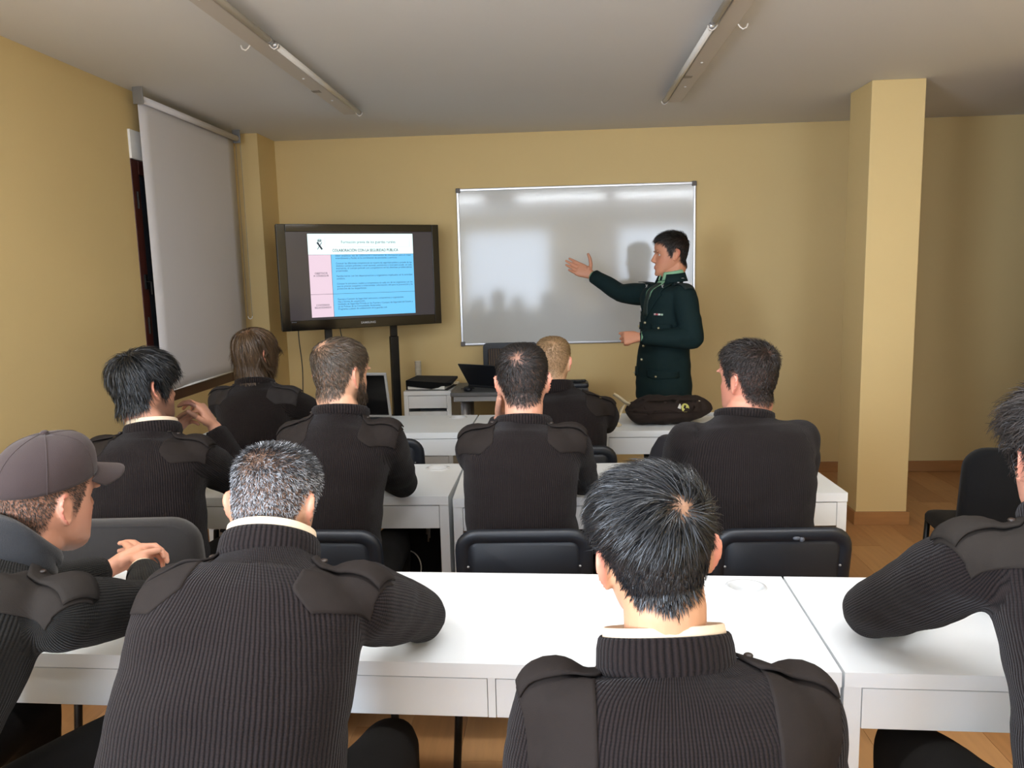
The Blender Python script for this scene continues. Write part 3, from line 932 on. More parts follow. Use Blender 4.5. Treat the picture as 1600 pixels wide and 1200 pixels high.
def knit(name, col, groove, period=.0062, depth=1.0):
    """ribbed wool: ribs run along the second texture axis, laid out on each piece of the garment"""
    m = bpy.data.materials.new(name)
    m.use_nodes = True
    nt = m.node_tree
    b = nt.nodes['Principled BSDF']
    uv = nt.nodes.new('ShaderNodeUVMap')
    sp_ = nt.nodes.new('ShaderNodeSeparateXYZ')
    nt.links.new(uv.outputs['UV'], sp_.inputs['Vector'])
    def math_(op, a, bb=None):
        n = nt.nodes.new('ShaderNodeMath')
        n.operation = op
        for i, q in enumerate((a, bb)):
            if q is None:
                continue
            if isinstance(q, (int, float)):
                n.inputs[i].default_value = q
            else:
                nt.links.new(q, n.inputs[i])
        return n.outputs[0]
    tc = nt.nodes.new('ShaderNodeTexCoord')
    nz = nt.nodes.new('ShaderNodeTexNoise')
    nz.inputs['Scale'].default_value = 70
    nt.links.new(tc.outputs['Object'], nz.inputs['Vector'])
    ph = math_('ADD', math_('MULTIPLY', sp_.outputs['X'], 2 * PI / period), math_('MULTIPLY', nz.outputs['Fac'], 1.6))
    rib = math_('ADD', math_('MULTIPLY', math_('SINE', ph), .5), .5)
    rib = math_('POWER', rib, .6)
    st = math_('ADD', math_('MULTIPLY', math_('SINE', math_('MULTIPLY', sp_.outputs['Y'], 2 * PI / .0045)), .5), .5)
    nf = nt.nodes.new('ShaderNodeTexNoise')
    nf.inputs['Scale'].default_value = 900
    nt.links.new(tc.outputs['Object'], nf.inputs['Vector'])
    h = math_('ADD', math_('ADD', rib, math_('MULTIPLY', st, .22)), math_('MULTIPLY', nf.outputs['Fac'], .5))
    mx = nt.nodes.new('ShaderNodeMix')
    mx.data_type = 'RGBA'
    mx.inputs[6].default_value = srgb(*groove)
    mx.inputs[7].default_value = srgb(*col)
    nt.links.new(rib, mx.inputs[0])
    nl = nt.nodes.new('ShaderNodeTexNoise')
    nl.inputs['Scale'].default_value = 6
    nt.links.new(tc.outputs['Object'], nl.inputs['Vector'])
    nt.links.new(mx.outputs[2], b.inputs['Base Color'])
    bp_ = nt.nodes.new('ShaderNodeBump')
    bp_.inputs['Strength'].default_value = depth
    bp_.inputs['Distance'].default_value = .0016
    nt.links.new(h, bp_.inputs['Height'])
    nt.links.new(bp_.outputs['Normal'], b.inputs['Normal'])
    b.inputs['Roughness'].default_value = .95
    b.inputs['Specular IOR Level'].default_value = .15
    b.inputs['Sheen Weight'].default_value = .06
    b.inputs['Sheen Roughness'].default_value = .4
    return m
KNIT = knit('dark_brown_rib_knit', (37, 30, 29), (12, 9, 9))
KNITG = knit('dark_green_black_rib_knit', (35, 33, 30), (13, 12, 11))
PATCH = mat('brown_twill_patch', (35, 29, 26), .9, var=.08, vscale=40, bump=.35, bscale=900, spec=.2)
PATCHG = mat('olive_brown_twill_patch', (38, 33, 29), .9, var=.08, vscale=40, bump=.35, bscale=900, spec=.2)
SHIRT = mat('beige_shirt_cotton', (218, 196, 168), .8, bump=.15, bscale=700)
TROUS = mat('black_brown_trousers', (24, 22, 20), .92, var=.15, vscale=25, bump=.3, bscale=400, spec=.2)
SHOE = mat('black_shoe_leather', (18, 17, 17), .35)
EYEW = mat('eye_white', (196, 186, 178), .3)
EYEI = mat('eye_iris', (40, 28, 20), .15)

# ================================================================== people: geometry
def mesh_np(me):
    n = len(me.vertices)
    co = np.empty(n * 3)
    me.vertices.foreach_get('co', co)
    return co.reshape(-1, 3)
def set_col(me, cols):
    a = me.color_attributes.get('Col') or me.color_attributes.new('Col', 'FLOAT_COLOR', 'POINT')
    c = np.ones((len(me.vertices), 4))
    c[:, :3] = cols
    a.data.foreach_set('color', c.ravel())
def lin(c):
    return np.array(srgb(*c)[:3])
def join_meshes(parts):
    """parts: list of (verts Nx3, faces, cols Nx3)"""
    vs_, fs_, cs_ = [], [], []
    n = 0
    for v, f, c in parts:
        vs_.append(v)
        cs_.append(c)
        fs_ += [tuple(i + n for i in q) for q in f]
        n += len(v)
    me = bpy.data.meshes.new('j')
    me.from_pydata(np.vstack(vs_).tolist(), [], fs_)
    me.update()
    set_col(me, np.vstack(cs_))
    return me
def me_faces(me):
    return [tuple(p.vertices) for p in me.polygons]

LEV = [(.000, .080, .030, .020), (.010, .087, .012, .032), (.022, .089, -.008, .043), (.036, .087, -.032, .0515), (.050, .087, -.055, .057), (.068, .086, -.072, .0625), (.090, .083, -.084, .068), (.112, .081, -.091, .0715),
       (.135, .087, -.096, .074), (.158, .0885, -.099, .0755), (.180, .083, -.097, .0735), (.200, .071, -.086, .066), (.215, .052, -.066, .053), (.225, .028, -.04, .034), (.2295, .008, -.018, .015)]
def head_mb():
    m = MB()
    rings = []
    n = 40
    for z, yf, yb_, w in LEV:
        ring = []
        yc = (yf + yb_) / 2 - .006
        for k in range(n):
            a = 2 * PI * k / n
            s, c = math.sin(a), math.cos(a)
            ex = 2.0 if c < 0 else 2.25
            q = (abs(s) ** ex + abs(c) ** ex) ** (-1 / ex)
            x = w * s * q
            y = yc + ((yf - yc) if c > 0 else (yc - yb_)) * c * q
            # eye sockets, cheek hollows
            if c > 0:
                g = math.exp(-((abs(x) - .032) / .016) ** 2 - ((z - .118) / .012) ** 2)
                y -= .012 * g
                g2 = math.exp(-((abs(x) - .04) / .018) ** 2 - ((z - .09) / .014) ** 2)
                y += .004 * g2
                g3 = math.exp(-(x / .02) ** 2 - ((z - .042) / .005) ** 2)
                y -= .004 * g3
            ring.append(V((x, y, z)))
        rings.append(ring)
    m.loft(rings)
    # nose
    def nring(y, z, w, d):
        return [V((w * math.cos(t), y + d * max(0, math.sin(t)) - .012 * max(0, -math.sin(t)), z)) for t in (2 * PI * k / 12 for k in range(12))]
    m.loft([nring(.076, .13, .007, .008), nring(.08, .118, .0075, .012), nring(.083, .105, .009, .0165), nring(.085, .092, .0115, .023), nring(.085, .083, .0155, .025), nring(.083, .076, .0165, .019), nring(.08, .071, .012, .01)])
    # lips, brow ridge, chin
    m.ball((0, .0855, .0525), (.022, .0085, .0055), 12, 6).ball((0, .086, .0425), (.019, .0085, .006), 12, 6)
    m.ball((0, .078, .012), (.02, .014, .013), 12, 6)
    for s in (-1, 1):
        m.ball((s * .03, .078, .1345), (.024, .012, .007), 12, 6)
    return m
HEADMB = head_mb()

EAR_OUT = [(0.000, .034), (.012, .033), (.022, .026), (.026, .014), (.024, .0), (.018, -.012), (.010, -.022), (.004, -.031), (-.004, -.033), (-.008, -.026), (-.008, -.012), (-.009, .002), (-.009, .016), (-.006, .028)]
def ear_parts(side, flare=.45):
    """ear as a shell: e1 = backwards in the ear plane, e2 = up, n = outwards"""
    P = MB()
    n = len(EAR_OUT)
    base = V((side * .0715, -.012, .108))
    # plane turned outwards from the skull
    e1 = V((side * math.sin(flare), -math.cos(flare), 0))
    e2 = V((0, -.12, 1)).normalized()
    nn = e1.cross(e2) * (-side)
    if nn.x * side < 0:
        nn = -nn
    cx, cy = .006, .002
    def ring(s, h):
        return [base + e1 * (cx + (a - cx) * s + .004) + e2 * (cy + (b - cy) * s) + nn * h for a, b in EAR_OUT]
    rings = [ring(.25, -.012), ring(.7, -.009), ring(.95, -.004), ring(1.0, .001), ring(.97, .0045), ring(.86, .0035), ring(.74, -.001), ring(.5, -.004), ring(.2, -.006)]
    P.loft(rings)
    return P

def hairline(phi, style):
    """height of the hair edge above the chin for azimuth phi (0 = front, 180 = back)"""
    H_ = style.get('line') or [(0, .192), (25, .19), (45, .178), (58, .150), (66, .118), (72, .092), (80, .098), (84, .128), (96, .142), (108, .132), (116, .100), (124, .072), (140, .052), (180, .042)]
    return np.interp(np.abs(phi), [h[0] for h in H_], [h[1] for h in H_])
def hair_mask(P, style):
    phi = np.degrees(np.arctan2(P[:, 0], P[:, 1] + .012))
    return P[:, 2] - hairline(phi, style)
def ss(x, a, b):
    t = np.clip((x - a) / (b - a), 0, 1)
    return t * t * (3 - 2 * t)

def make_strands(bvh, tri_v, style, seed):
    """hair as ribbons that grow from the scalp and follow it; returns verts, faces, colours (head space)"""
    r = np.random.default_rng(seed)
    A, B, C_ = tri_v[:, 0], tri_v[:, 1], tri_v[:, 2]
    cen = (A + B + C_) / 3
    msk = hair_mask(cen, style)
    keep = msk > -.002
    if style.get('keep'):
        keep &= style['keep'](cen)
    A, B, C_, msk = A[keep], B[keep], C_[keep], msk[keep]
    area = np.linalg.norm(np.cross(B - A, C_ - A), axis=1) / 2
    dens = np.clip(.25 + msk / .03, .25, 1)
    if style.get('thin'):
        dens = dens * style['thin']((A + B + C_) / 3)
    p_ = area * dens
    p_ /= p_.sum()
    N = style['n']
    idx = r.choice(len(p_), N, p=p_)
    u, v = r.random(N), r.random(N)
    fl_ = u + v > 1
    u[fl_], v[fl_] = 1 - u[fl_], 1 - v[fl_]
    root = A[idx] + (B[idx] - A[idx]) * u[:, None] + (C_[idx] - A[idx]) * v[:, None]
    W = V(style.get('whorl', (.01, -.075, .205)))
    swirl = style.get('swirl', .5)
    S_ = style.get('seg', 4)
    lt, ls = style['len']
    ft, fs = style['lift']
    mh = style.get('hug', .0015)
    wav, wfr = style.get('wave', (0, 0))
    wid = style.get('width', .0014)
    comb = style.get('comb')
    grav = style.get('grav', .25)
    cA, cB = lin(style['col'][0]), lin(style['col'][1])
    cG = lin(style.get('grey', (200, 200, 200)))
    gf = style.get('greyf')
    VS, FS, CS = [], [], []
    rr = r.random((N, 8))
    rn = r.normal(size=(N, 4))
    topw = ss(root[:, 2], *style.get('blend', (.13, .19)))
    nv = 0
    for i in range(N):
        p = V(root[i])
        tw = topw[i]
        L = (ls + (lt - ls) * tw) * (.65 + .6 * rr[i, 0])
        lift = (fs + (ft - fs) * tw) * (.6 + .8 * rr[i, 1])
        st = L / S_
        hit = bvh.find_nearest(p)
        nrm = hit[1]
        d0 = p - W
        d = d0 - nrm * d0.dot(nrm)
        if d.length < 1e-5:
            d = nrm.orthogonal()
        d.normalize()
        dist = d0.length
        d = (d + nrm.cross(d) * swirl * math.exp(-dist / .06))
        if comb is not None and tw > .02:
            cv = V(comb(p))
            k = min(1., tw * cv.length)
            cv = cv - nrm * cv.dot(nrm)
            d = d * (1 - k) + cv.normalized() * k if cv.length > 1e-6 else d
        d = (d + V((0, 0, -grav * (1 - tw)))).normalized()
        sid = nrm.cross(d)
        d = (d + sid * rn[i, 0] * style.get('rand', .18)).normalized()
        q = p - nrm * .002
        pts = [q]
        ph = rr[i, 2] * 6.28
        for k in range(S_):
            t = (k + 1) / S_
            lf = lift * (1 - .75 * t) if style.get('lay', True) else lift
            dd = (d * math.cos(lf) + nrm * math.sin(lf))
            dd.z -= style.get('droop', 0) * t
            q = q + dd.normalized() * st
            if wav:
                q = q + (sid * math.sin(ph + wfr * t) + nrm * .6 * math.cos(ph + wfr * t * 1.1)) * wav
            h2 = bvh.find_nearest(q)
            nn = h2[1]
            hgt = (q - h2[0]).dot(nn)
            if hgt < mh:
                q = h2[0] + nn * (mh * (.6 + .8 * rr[i, 3]))
            nrm = nn
            d = (d - nrm * d.dot(nrm))
            d = d.normalized() if d.length > 1e-6 else sid
            sid = nrm.cross(d)
            pts.append(q)
        c = cA + (cB - cA) * rr[i, 4]
        if gf is not None and rr[i, 5] < gf(root[i]):
            c = cG * (.6 + .6 * rr[i, 6])
        roll = rn[i, 1] * .55
        w0 = wid * (.7 + .6 * rr[i, 7])
        for k, q in enumerate(pts):
            t = k / S_
            dd = (pts[min(k + 1, S_)] - pts[max(k - 1, 0)])
            dd = dd.normalized() if dd.length > 1e-9 else d
            h_n = nrm
            s_ = dd.cross(h_n)
            s_ = s_.normalized() if s_.length > 1e-6 else sid
            s_ = s_ * math.cos(roll) + dd.cross(s_) * math.sin(roll)
            wd = w0 * (1 - .8 * t ** 2) / 2
            VS.append(q + s_ * wd)
            VS.append(q - s_ * wd)
            CS.append(c)
            CS.append(c)
        for k in range(S_):
            a = nv + 2 * k
            FS.append((a, a + 1, a + 3, a + 2))
        nv += 2 * (S_ + 1)
    return np.array([tuple(q) for q in VS]), FS, np.array(CS)

def rot_head(yaw, pitch, roll):
    return Matrix.Rotation(yaw, 4, 'Z') @ Matrix.Rotation(pitch, 4, 'X') @ Matrix.Rotation(roll, 4, 'Y')

def finger_chain(m, base, d, bend_to, lens, angs, rad):
    p = V(base)
    pts, rs = [p.copy()], [rad]
    a = 0
    for L, an, k in zip(lens, angs, (.95, .88, .72)):
        a += an
        dd = d * math.cos(a) + bend_to * math.sin(a)
        p = p + dd * L
        pts.append(p.copy())
        rs.append(rad * k)
    m.capsule(pts, rs, 10)
    return pts
def hand_mb(W, d, pn, side, curl=.35, spread=.05, thumb=(.7, .6, .15), sc=1., arm_dir=None, curls=None):
    """a hand from the wrist W: d towards the fingers, pn the way the palm faces, side +1 right, -1 left"""
    m = MB()
    W, d, pn = V(W), V(d).normalized(), V(pn)
    pn = (pn - d * pn.dot(d)).normalized()
    ts = d.cross(pn) * side
    def ring(c, a, b):
        return [c + (ts * math.copysign(abs(math.cos(t)) ** .8, math.cos(t)) * a + pn * math.copysign(abs(math.sin(t)) ** .8, math.sin(t)) * b) for t in (2 * PI * k / 16 for k in range(16))]
    s = sc
    m.loft([ring(W - d * .012 * s, .025 * s, .019 * s), ring(W + d * .012 * s, .028 * s, .019 * s), ring(W + d * .035 * s + ts * .003 * s, .036 * s, .0185 * s), ring(W + d * .065 * s, .041 * s, .016 * s), ring(W + d * .09 * s, .042 * s, .013 * s), ring(W + d * .098 * s, .038 * s, .009 * s)])
    m.ball(W + d * .035 * s + ts * .024 * s + pn * .008 * s, .016 * s, 10, 8)
    offs = ((.031, .088, .074), (.0105, .094, .081), (-.0105, .09, .075), (-.030, .081, .059))
    for i, (o, f_, L) in enumerate(offs):
        c = curls[i] if curls else curl * (1 + .12 * i)
        dd = (d + ts * spread * (1.5 - i)).normalized()
        finger_chain(m, W + d * f_ * s + ts * o * s, dd, pn, (L * .46 * s, L * .31 * s, L * .24 * s), (c * .8, c, c * .7), (.0094 - .0006 * (i == 3) * 1.5) * s)
    td = (ts * thumb[0] + d * thumb[1] + pn * thumb[2]).normalized()
    bt = (d * .8 + pn * .35 - ts * .3).normalized()
    finger_chain(m, W + d * .022 * s + ts * .02 * s + pn * .004 * s, td, bt, (.04 * s, .033 * s, .024 * s), (0., .3, .25), .0115 * s)
    if arm_dir is not None:
        a = V(arm_dir).normalized()
        m.capsule([W - a * .14, W - a * .05, W], [.036, .029, .0245], 14)
    return m

def make_person(spec, seed):
    """returns the root empty; all geometry is worked out in world space and then set relative to the root"""
    sp_ = spec
    hip = V((sp_['hip'][0], sp_['hip'][1], sp_.get('hipz', .5)))
    S = V(sp_['S'])
    yaw = sp_.get('yaw', 0.)
    rgt = V((math.cos(yaw), math.sin(yaw), 0))
    tlt = sp_.get('tilt', 0.)
    rgt = (rgt + V((0, 0, tlt))).normalized()
    sw, hw, hd_ = sp_.get('sw', .16), sp_.get('hw', .185), sp_.get('hd', .125)
    loc = V((hip.x, hip.y, 0))
    root = thing('person', sp_['label'], 'person', loc, 0, 'people at the training session')
    def rel(me):
        me.transform(Matrix.Translation(-loc))
        return me
    up = (S - hip).normalized()
    N = V(sp_['N']) - V((0, 0, sp_.get('ndrop', .026)))
    # ---------------- torso and sleeves
    base = hip + V((0, 0, -.1 + sp_.get('drop', 0)))
    mid = (hip + S) / 2 - V((-math.sin(yaw), math.cos(yaw), 0)) * sp_.get('hunch', .035) + V((0, 0, .02))
    def spine(t):
        return base * (1 - t) ** 2 + (mid * 2 - (base + S) * .5) * 2 * t * (1 - t) + S * t * t
    m = MB()
    rings = []
    nR = 36
    def sring(c, tan, a, b, ex=2.35):
        f = tan.cross(rgt).normalized()
        r_ = f.cross(tan).normalized()
        out = []
        for k in range(nR):
            t = 2 * PI * k / nR
            cs, sn = math.cos(t), math.sin(t)
            q = (abs(cs) ** ex + abs(sn) ** ex) ** (-1 / ex)
            out.append(c + r_ * a * cs * q + f * b * sn * q)
        return out
    bel = sp_.get('belly', 1.)
    cw = sp_.get('cw', sw + .012)
    prof = [(0, hw * 1.0, hd_ * 1.08), (.12, hw * 1.03, hd_ * 1.1 * bel), (.28, hw * 1.0, hd_ * 1.06 * bel), (.45, hw * .97, hd_ * 1.02), (.62, (hw * .35 + cw * .62), hd_ * 1.02), (.78, cw, hd_ * .98), (.9, cw * 1.0, hd_ * .86), (.98, sw * .93, hd_ * .66)]
    prof = sp_.get('prof', prof)
    for t, a, b in prof:
        tn = (spine(min(1, t + .03)) - spine(t - .03)).normalized()
        rings.append(sring(spine(t), tn, a, b))
    nd = (N - S)
    for k, a, b in ((.25, sw * .8, hd_ * .6), (.5, sw * .62, hd_ * .56), (.75, sw * .3 + .036, hd_ * .36 + .028), (1.0, .076 * sp_.get('neckw', 1.16), .076)):
        rings.append(sring(S + nd * k, (up * (1 - k * .5) + nd.normalized() * k * .5).normalized(), a, b, 2.1))
    m.loft(rings)
    k_ = sp_.get('bulk', 1.)
    arms = []
    for side, key in ((-1, 'L'), (1, 'R')):
        if key not in sp_:
            continue
        el, wr_ = V(sp_[key][0]), V(sp_[key][1])
        jt = S + rgt * side * sw - V((0, 0, sp_.get('jdrop', .052))) + V(sp_.get('sh' + key, (0, 0, 0)))
        um, fm = (jt + el) / 2, (el + wr_) / 2
        dr = (wr_ - el).normalized()
        m.capsule([jt, jt.lerp(el, .3), um, jt.lerp(el, .8), el], [.069 * k_, .07 * k_, .067 * k_, .061 * k_, .057 * k_], 16)
        m.capsule([el, el.lerp(wr_, .3), fm, wr_ - dr * .03], [.057 * k_, .057 * k_, .052 * k_, .042 * k_], 16)
        arms.append((side, jt, el, wr_, dr))
    g = remesh(m, sp_.get('voxel', .0085), 8, .5)
    wr_mask = None
    wrinkle(g, .006, 6.5, seed * 1.37, (1, 1, 1.8))
    wrinkle(g, .0022, 17, seed * 2.11, (.7, .7, 1.7))
    if 'floorz' in sp_:
        for q in g.vertices:
            if q.co.y > sp_['floorz'][0] and q.co.z < sp_['floorz'][1] and q.co.z > .7:
                q.co.z = sp_['floorz'][1]
    # texture layout: round the torso and along each sleeve
    uvl = g.uv_layers.new(name='UVMap')
    co = mesh_np(g)
    nl = len(g.loops)
    vi = np.empty(nl, dtype=np.int64)
    g.loops.foreach_get('vertex_index', vi)
    ls_ = np.empty(len(g.polygons), dtype=np.int64)
    g.polygons.foreach_get('loop_start', ls_)
    lt_ = np.empty(len(g.polygons), dtype=np.int64)
    g.polygons.foreach_get('loop_total', lt_)
    pc = np.empty(len(g.polygons) * 3)
    g.polygons.foreach_get('center', pc)
    pc = pc.reshape(-1, 3)
    def segd(P, a, b):
        a, b = np.array(a), np.array(b)
        ab = b - a
        t = np.clip((P - a) @ ab / (ab @ ab), 0, 1)
        return np.linalg.norm(P - a - t[:, None] * ab, axis=1), t
    def torso_excess(P):
        a, b = np.array(base), np.array(S + nd)
        return None
    tan = np.array(up)
    R0 = np.array(rgt)
    F0 = np.cross(tan, R0)
    F0 /= np.linalg.norm(F0)
    rel_ = pc - np.array(S)
    lat = rel_ @ R0
    lab = np.zeros(len(pc), dtype=int)
    for ai, (side, jt, el, wr_, dr) in enumerate(arms):
        d1, t1 = segd(pc, jt, el)
        d2, t2 = segd(pc, el, wr_)
        lab[((d1 < .088 * k_) & (lat * side > sw - .012)) | ((d1 < .082 * k_) & (t1 > .55)) & (d1 < d2)] = 1 + 2 * ai
        lab[(d2 < .08 * k_) & (d2 <= d1)] = 2 + 2 * ai
    pl = np.repeat(np.arange(len(pc)), lt_)
    order = np.concatenate([np.arange(s_, s_ + n_) for s_, n_ in zip(ls_, lt_)]) if len(ls_) and not np.all(ls_[1:] - ls_[:-1] == lt_[:-1]) else np.arange(nl)
    P = co[vi]
    U = np.zeros((nl, 2))
    labl = np.zeros(nl, dtype=int)
    labl[order] = lab[pl]
    cenl = np.zeros((nl, 3))
    cenl[order] = pc[pl]
    def cyl(P, C0, org, ax, e1, e2, rad):
        q, qc = P - org, C0 - org
        th = np.arctan2(q @ e1, q @ e2)
        tc_ = np.arctan2(qc @ e1, qc @ e2)
        d = th - tc_
        th = np.where(d > PI, th - 2 * PI, np.where(d < -PI, th + 2 * PI, th))
        return np.stack([th * rad, q @ ax], 1)
    s0 = labl == 0
    axo = np.array((base + S) / 2)
    U[s0] = cyl(P[s0], cenl[s0], axo, tan, R0, -F0, .17)
    for ai, (side, jt, el, wr_, dr) in enumerate(arms):
        for kk, (a, b, rad) in enumerate(((jt, el, .066), (el, wr_, .054))):
            s1 = labl == 1 + 2 * ai + kk
            if not s1.any():
                continue
            ax = (b - a).normalized()
            e1 = (V((0, 1, 0)) if abs(ax.y) < .8 else V((0, 0, 1)))
            e1 = (e1 - ax * e1.dot(ax)).normalized()
            e2 = ax.cross(e1)
            U[s1] = cyl(P[s1], cenl[s1], np.array(a), np.array(ax), np.array(e1), np.array(e2), rad * k_)
    uvl.data.foreach_set('uv', U.ravel())
    bvw = BVHTree.FromPolygons([tuple(v) for v in co], me_faces(g))
    gname = sp_.get('gname', 'sweater')
    gm = sp_.get('gmat', KNIT)
    garment = link(gname, rel(g), gm, root, smooth=True)
    tilt_f = up.cross(rgt).normalized()
    # ---------------- collar, shirt, patches, epaulettes
    nax = (V(sp_['E']) - N)
    nax = (nax.normalized() * .6 + up * .6).normalized()
    nr_ = (rgt - nax * rgt.dot(nax)).normalized()
    nf_ = nax.cross(nr_)
    def ring_band(rows, name, mt, parent, n=56, tilt=0., latk=sp_.get('neckw', 1.16)):
        mb_ = MB()
        rr_ = []
        for rad, h in rows:
            rr_.append([N + nr_ * rad * latk * math.cos(2 * PI * k / n) + nf_ * rad * math.sin(2 * PI * k / n) + nax * (h + tilt * math.sin(2 * PI * k / n)) for k in range(n)])
        mb_.loft(rr_, cap=False)
        me = mb_.mesh(name)
        u = me.uv_layers.new(name='UVMap')
        for p in me.polygons:
            i0 = p.vertices[0] % n
            for li, vv in zip(p.loop_indices, p.vertices):
                j = vv % n
                if j == 0 and i0 > n / 2 or (j == 0 and max(w % n for w in p.vertices) == n - 1):
                    j = n
                u.data[li].uv = (j / n * .0062 * 62, (vv // n) * .01)
        return link(name, rel(me), mt, parent, smooth=True)
    co_h = sp_.get('collar', .03)
    if gname == 'sweater':
        ring_band([(.077, -.02), (.081, -.008), (.0795, co_h * .5), (.077, co_h - .004), (.0745, co_h), (.0715, co_h - .004), (.0705, 0), (.070, -.03)], 'neck_band', gm, garment, tilt=-.012)
    if sp_.get('shirt', True) and gname == 'sweater':
        hs = sp_.get('shirt_h', .012)
        ring_band([(.0725, -.02), (.0715, co_h), (.070, co_h + hs), (.068, co_h + hs + .001), (.067, co_h), (.066, -.02)], 'shirt_collar', SHIRT, root, tilt=-.012)
    pm_ = sp_.get('pmat', PATCH)
    if sp_.get('patch', True):
        for side in (-1, 1):
            if ('L' if side < 0 else 'R') not in sp_:
                continue
            ain, aout = sp_.get('ain', sw * .56), sw + .056
            sb, NR, nc = sp_.get('plen', .0), 34, 22
            def cast(a, dp, th):
                e = max(0., a - sw + .01)
                org = S + rgt * side * min(a, sw + .012) - up * (.052 + dp + e * .3)
                th_ = math.radians(th)
                dr_ = (up * math.cos(th_) - tilt_f * math.sin(th_)).normalized()
                dr_ = (dr_ + rgt * side * e * 14 * (1 if th > 60 else .9)).normalized()
                h = bvw.ray_cast(org, dr_, .3)
                if h[0] is None:
                    h = bvw.find_nearest(org + dr_ * .07)
                return h
            top, bot = [], []
            for ri in range(NR):
                f_ = ri / (NR - 1)
                if sb < .005:
                    dp, th = 0., -25 + 118 * f_
                elif f_ < .55:
                    dp, th = 0., -25 + 115 * f_ / .55
                else:
                    dp, th = sb * (f_ - .55) / .45, 90
                a0 = ain + .04 * max(0, f_ - .84) / .16
                for c in range(nc):
                    h = cast(a0 + (aout - a0) * c / (nc - 1), dp, th)
                    top.append(h[0] + h[1] * .0026 - loc)
                    bot.append(h[0] - h[1] * .003 - loc)
            if not sp_.get('epaul_only'):
                slab(top, bot, NR, nc, 'shoulder_patch', pm_, garment)
            if sp_.get('epaulette', True):
                topE, botE = [], []
                nE = 16
                ine = sp_.get('ine', sw * .5)
                for ri, th in enumerate((-30, -20, -10, 0, 10, 20, 30)):
                    for c in range(nE):
                        f_ = c / (nE - 1)
                        a = ine + (sw + .05 - ine) * f_
                        h = cast(a, 0., th * min(1, .3 + 3.5 * f_))
                        lift = .003 + sp_.get('epl', .005) * math.sin(PI * min(1, f_ * .9)) + .003 * f_
                        q = h[0] + (up * .6 + h[1] * .4) * lift
                        topE.append(q + h[1] * .003 - loc)
                        botE.append(q - h[1] * .001 - loc)
                ep = slab(topE, botE, 7, nE, 'epaulette', pm_, garment)
                bq = topE[3 * nE + 2]
                MB().ball(bq + up * .001, (.0075, .0075, .004), 12, 6).build('button', sp_.get('bmat') or mat('brown_button', (52, 42, 36), .4), ep, smooth=True)
    # ---------------- trousers and shoes
    if sp_.get('legs', 'sit') == 'sit':
        t = MB()
        fw = V((-math.sin(yaw), math.cos(yaw), 0))
        r2 = V((math.cos(yaw), math.sin(yaw), 0))
        hz = .53
        t.ball((hip.x, hip.y, hz + .01), (.175, .15, .1), 18, 10)
        feet = []
        for side in (-1, 1):
            spread = sp_.get('knee', .13)
            hj = V((hip.x, hip.y, hz)) + r2 * side * .09 + fw * .03
            kn = V((hip.x, hip.y, hz + sp_.get('kz', .02))) + r2 * side * spread + fw * sp_.get('thigh', .42)
            an = V((kn.x, kn.y, .1)) - fw * .04
            t.capsule([hj, hj.lerp(kn, .5), kn], [.093, .084, .066], 14)
            t.capsule([kn, kn.lerp(an, .35), an], [.066, .064, .048], 14)
            feet.append((an, side))
        tm = remesh(t, .018, 4)
        wrinkle(tm, .006, 9, seed + .3)
        link('trousers', rel(tm), TROUS, root, smooth=True)
        for an, side in feet:
            s_ = MB()
            c = V((an.x, an.y, 0))
            def sr(f_, w_, h0, h1):
                return [c + fw * f_ + r2 * w_ * math.cos(a) + V((0, 0, h0 + (h1 - h0) * (.5 + .5 * math.sin(a)))) for a in (2 * PI * k / 14 for k in range(14))]
            s_.loft([sr(-.07, .025, .004, .07), sr(-.055, .038, 0, .1), sr(0, .042, 0, .11), sr(.06, .045, 0, .085), sr(.13, .05, 0, .06), sr(.18, .042, .002, .048), sr(.2, .022, .006, .035)])
            s_.build('shoe', SHOE, root, smooth=True, loc=tuple(-loc))
    else:
        t = MB()
        fw = V((-math.sin(yaw), math.cos(yaw), 0))
        r2 = V((math.cos(yaw), math.sin(yaw), 0))
        t.ball((hip.x, hip.y, hip.z - .03), (.16, .12, .12), 18, 10)
        for side in (-1, 1):
            hj = hip + r2 * side * .085 - V((0, 0, .06))
            kn = V((hip.x, hip.y, .5)) + r2 * side * .1 + fw * .02
            an = V((hip.x, hip.y, .08)) + r2 * side * .11 - fw * .02
            t.capsule([hj, hj.lerp(kn, .5), kn], [.095, .085, .068], 14)
            t.capsule([kn, kn.lerp(an, .4), an], [.068, .066, .058], 14)
            s_ = MB()
            c = V((an.x, an.y, 0))
            def sr(f_, w_, h0, h1):
                return [c + fw * f_ + r2 * w_ * math.cos(a) + V((0, 0, h0 + (h1 - h0) * (.5 + .5 * math.sin(a)))) for a in (2 * PI * k / 14 for k in range(14))]
            s_.loft([sr(-.07, .025, .004, .07), sr(-.055, .038, 0, .09), sr(0, .042, 0, .1), sr(.06, .045, 0, .08), sr(.13, .05, 0, .06), sr(.18, .042, .002, .048), sr(.2, .022, .006, .035)])
            s_.build('shoe', SHOE, root, smooth=True, loc=tuple(-loc))
        tm = remesh(t, .018, 4)
        link('trousers', rel(tm), sp_['tmat'], root, smooth=True)
    # ---------------- head, neck, hands: one skin
    hs_ = sp_.get('hs', 1.04)
    Mh = Matrix.Translation(V(sp_['E'])) @ rot_head(*[math.radians(a) for a in sp_['rot']]) @ Matrix.Scale(hs_, 4) @ Matrix.Translation(V((0, .012, -.108)))
    Mi = Mh.inverted()
    hm = MB()
    hm.v = [tuple(Mh @ V(p)) for p in HEADMB.v]
    hm.f = list(HEADMB.f)
    c0, c1 = Mh @ V((0, -.022, .075)), Mh @ V((0, -.028, .045))
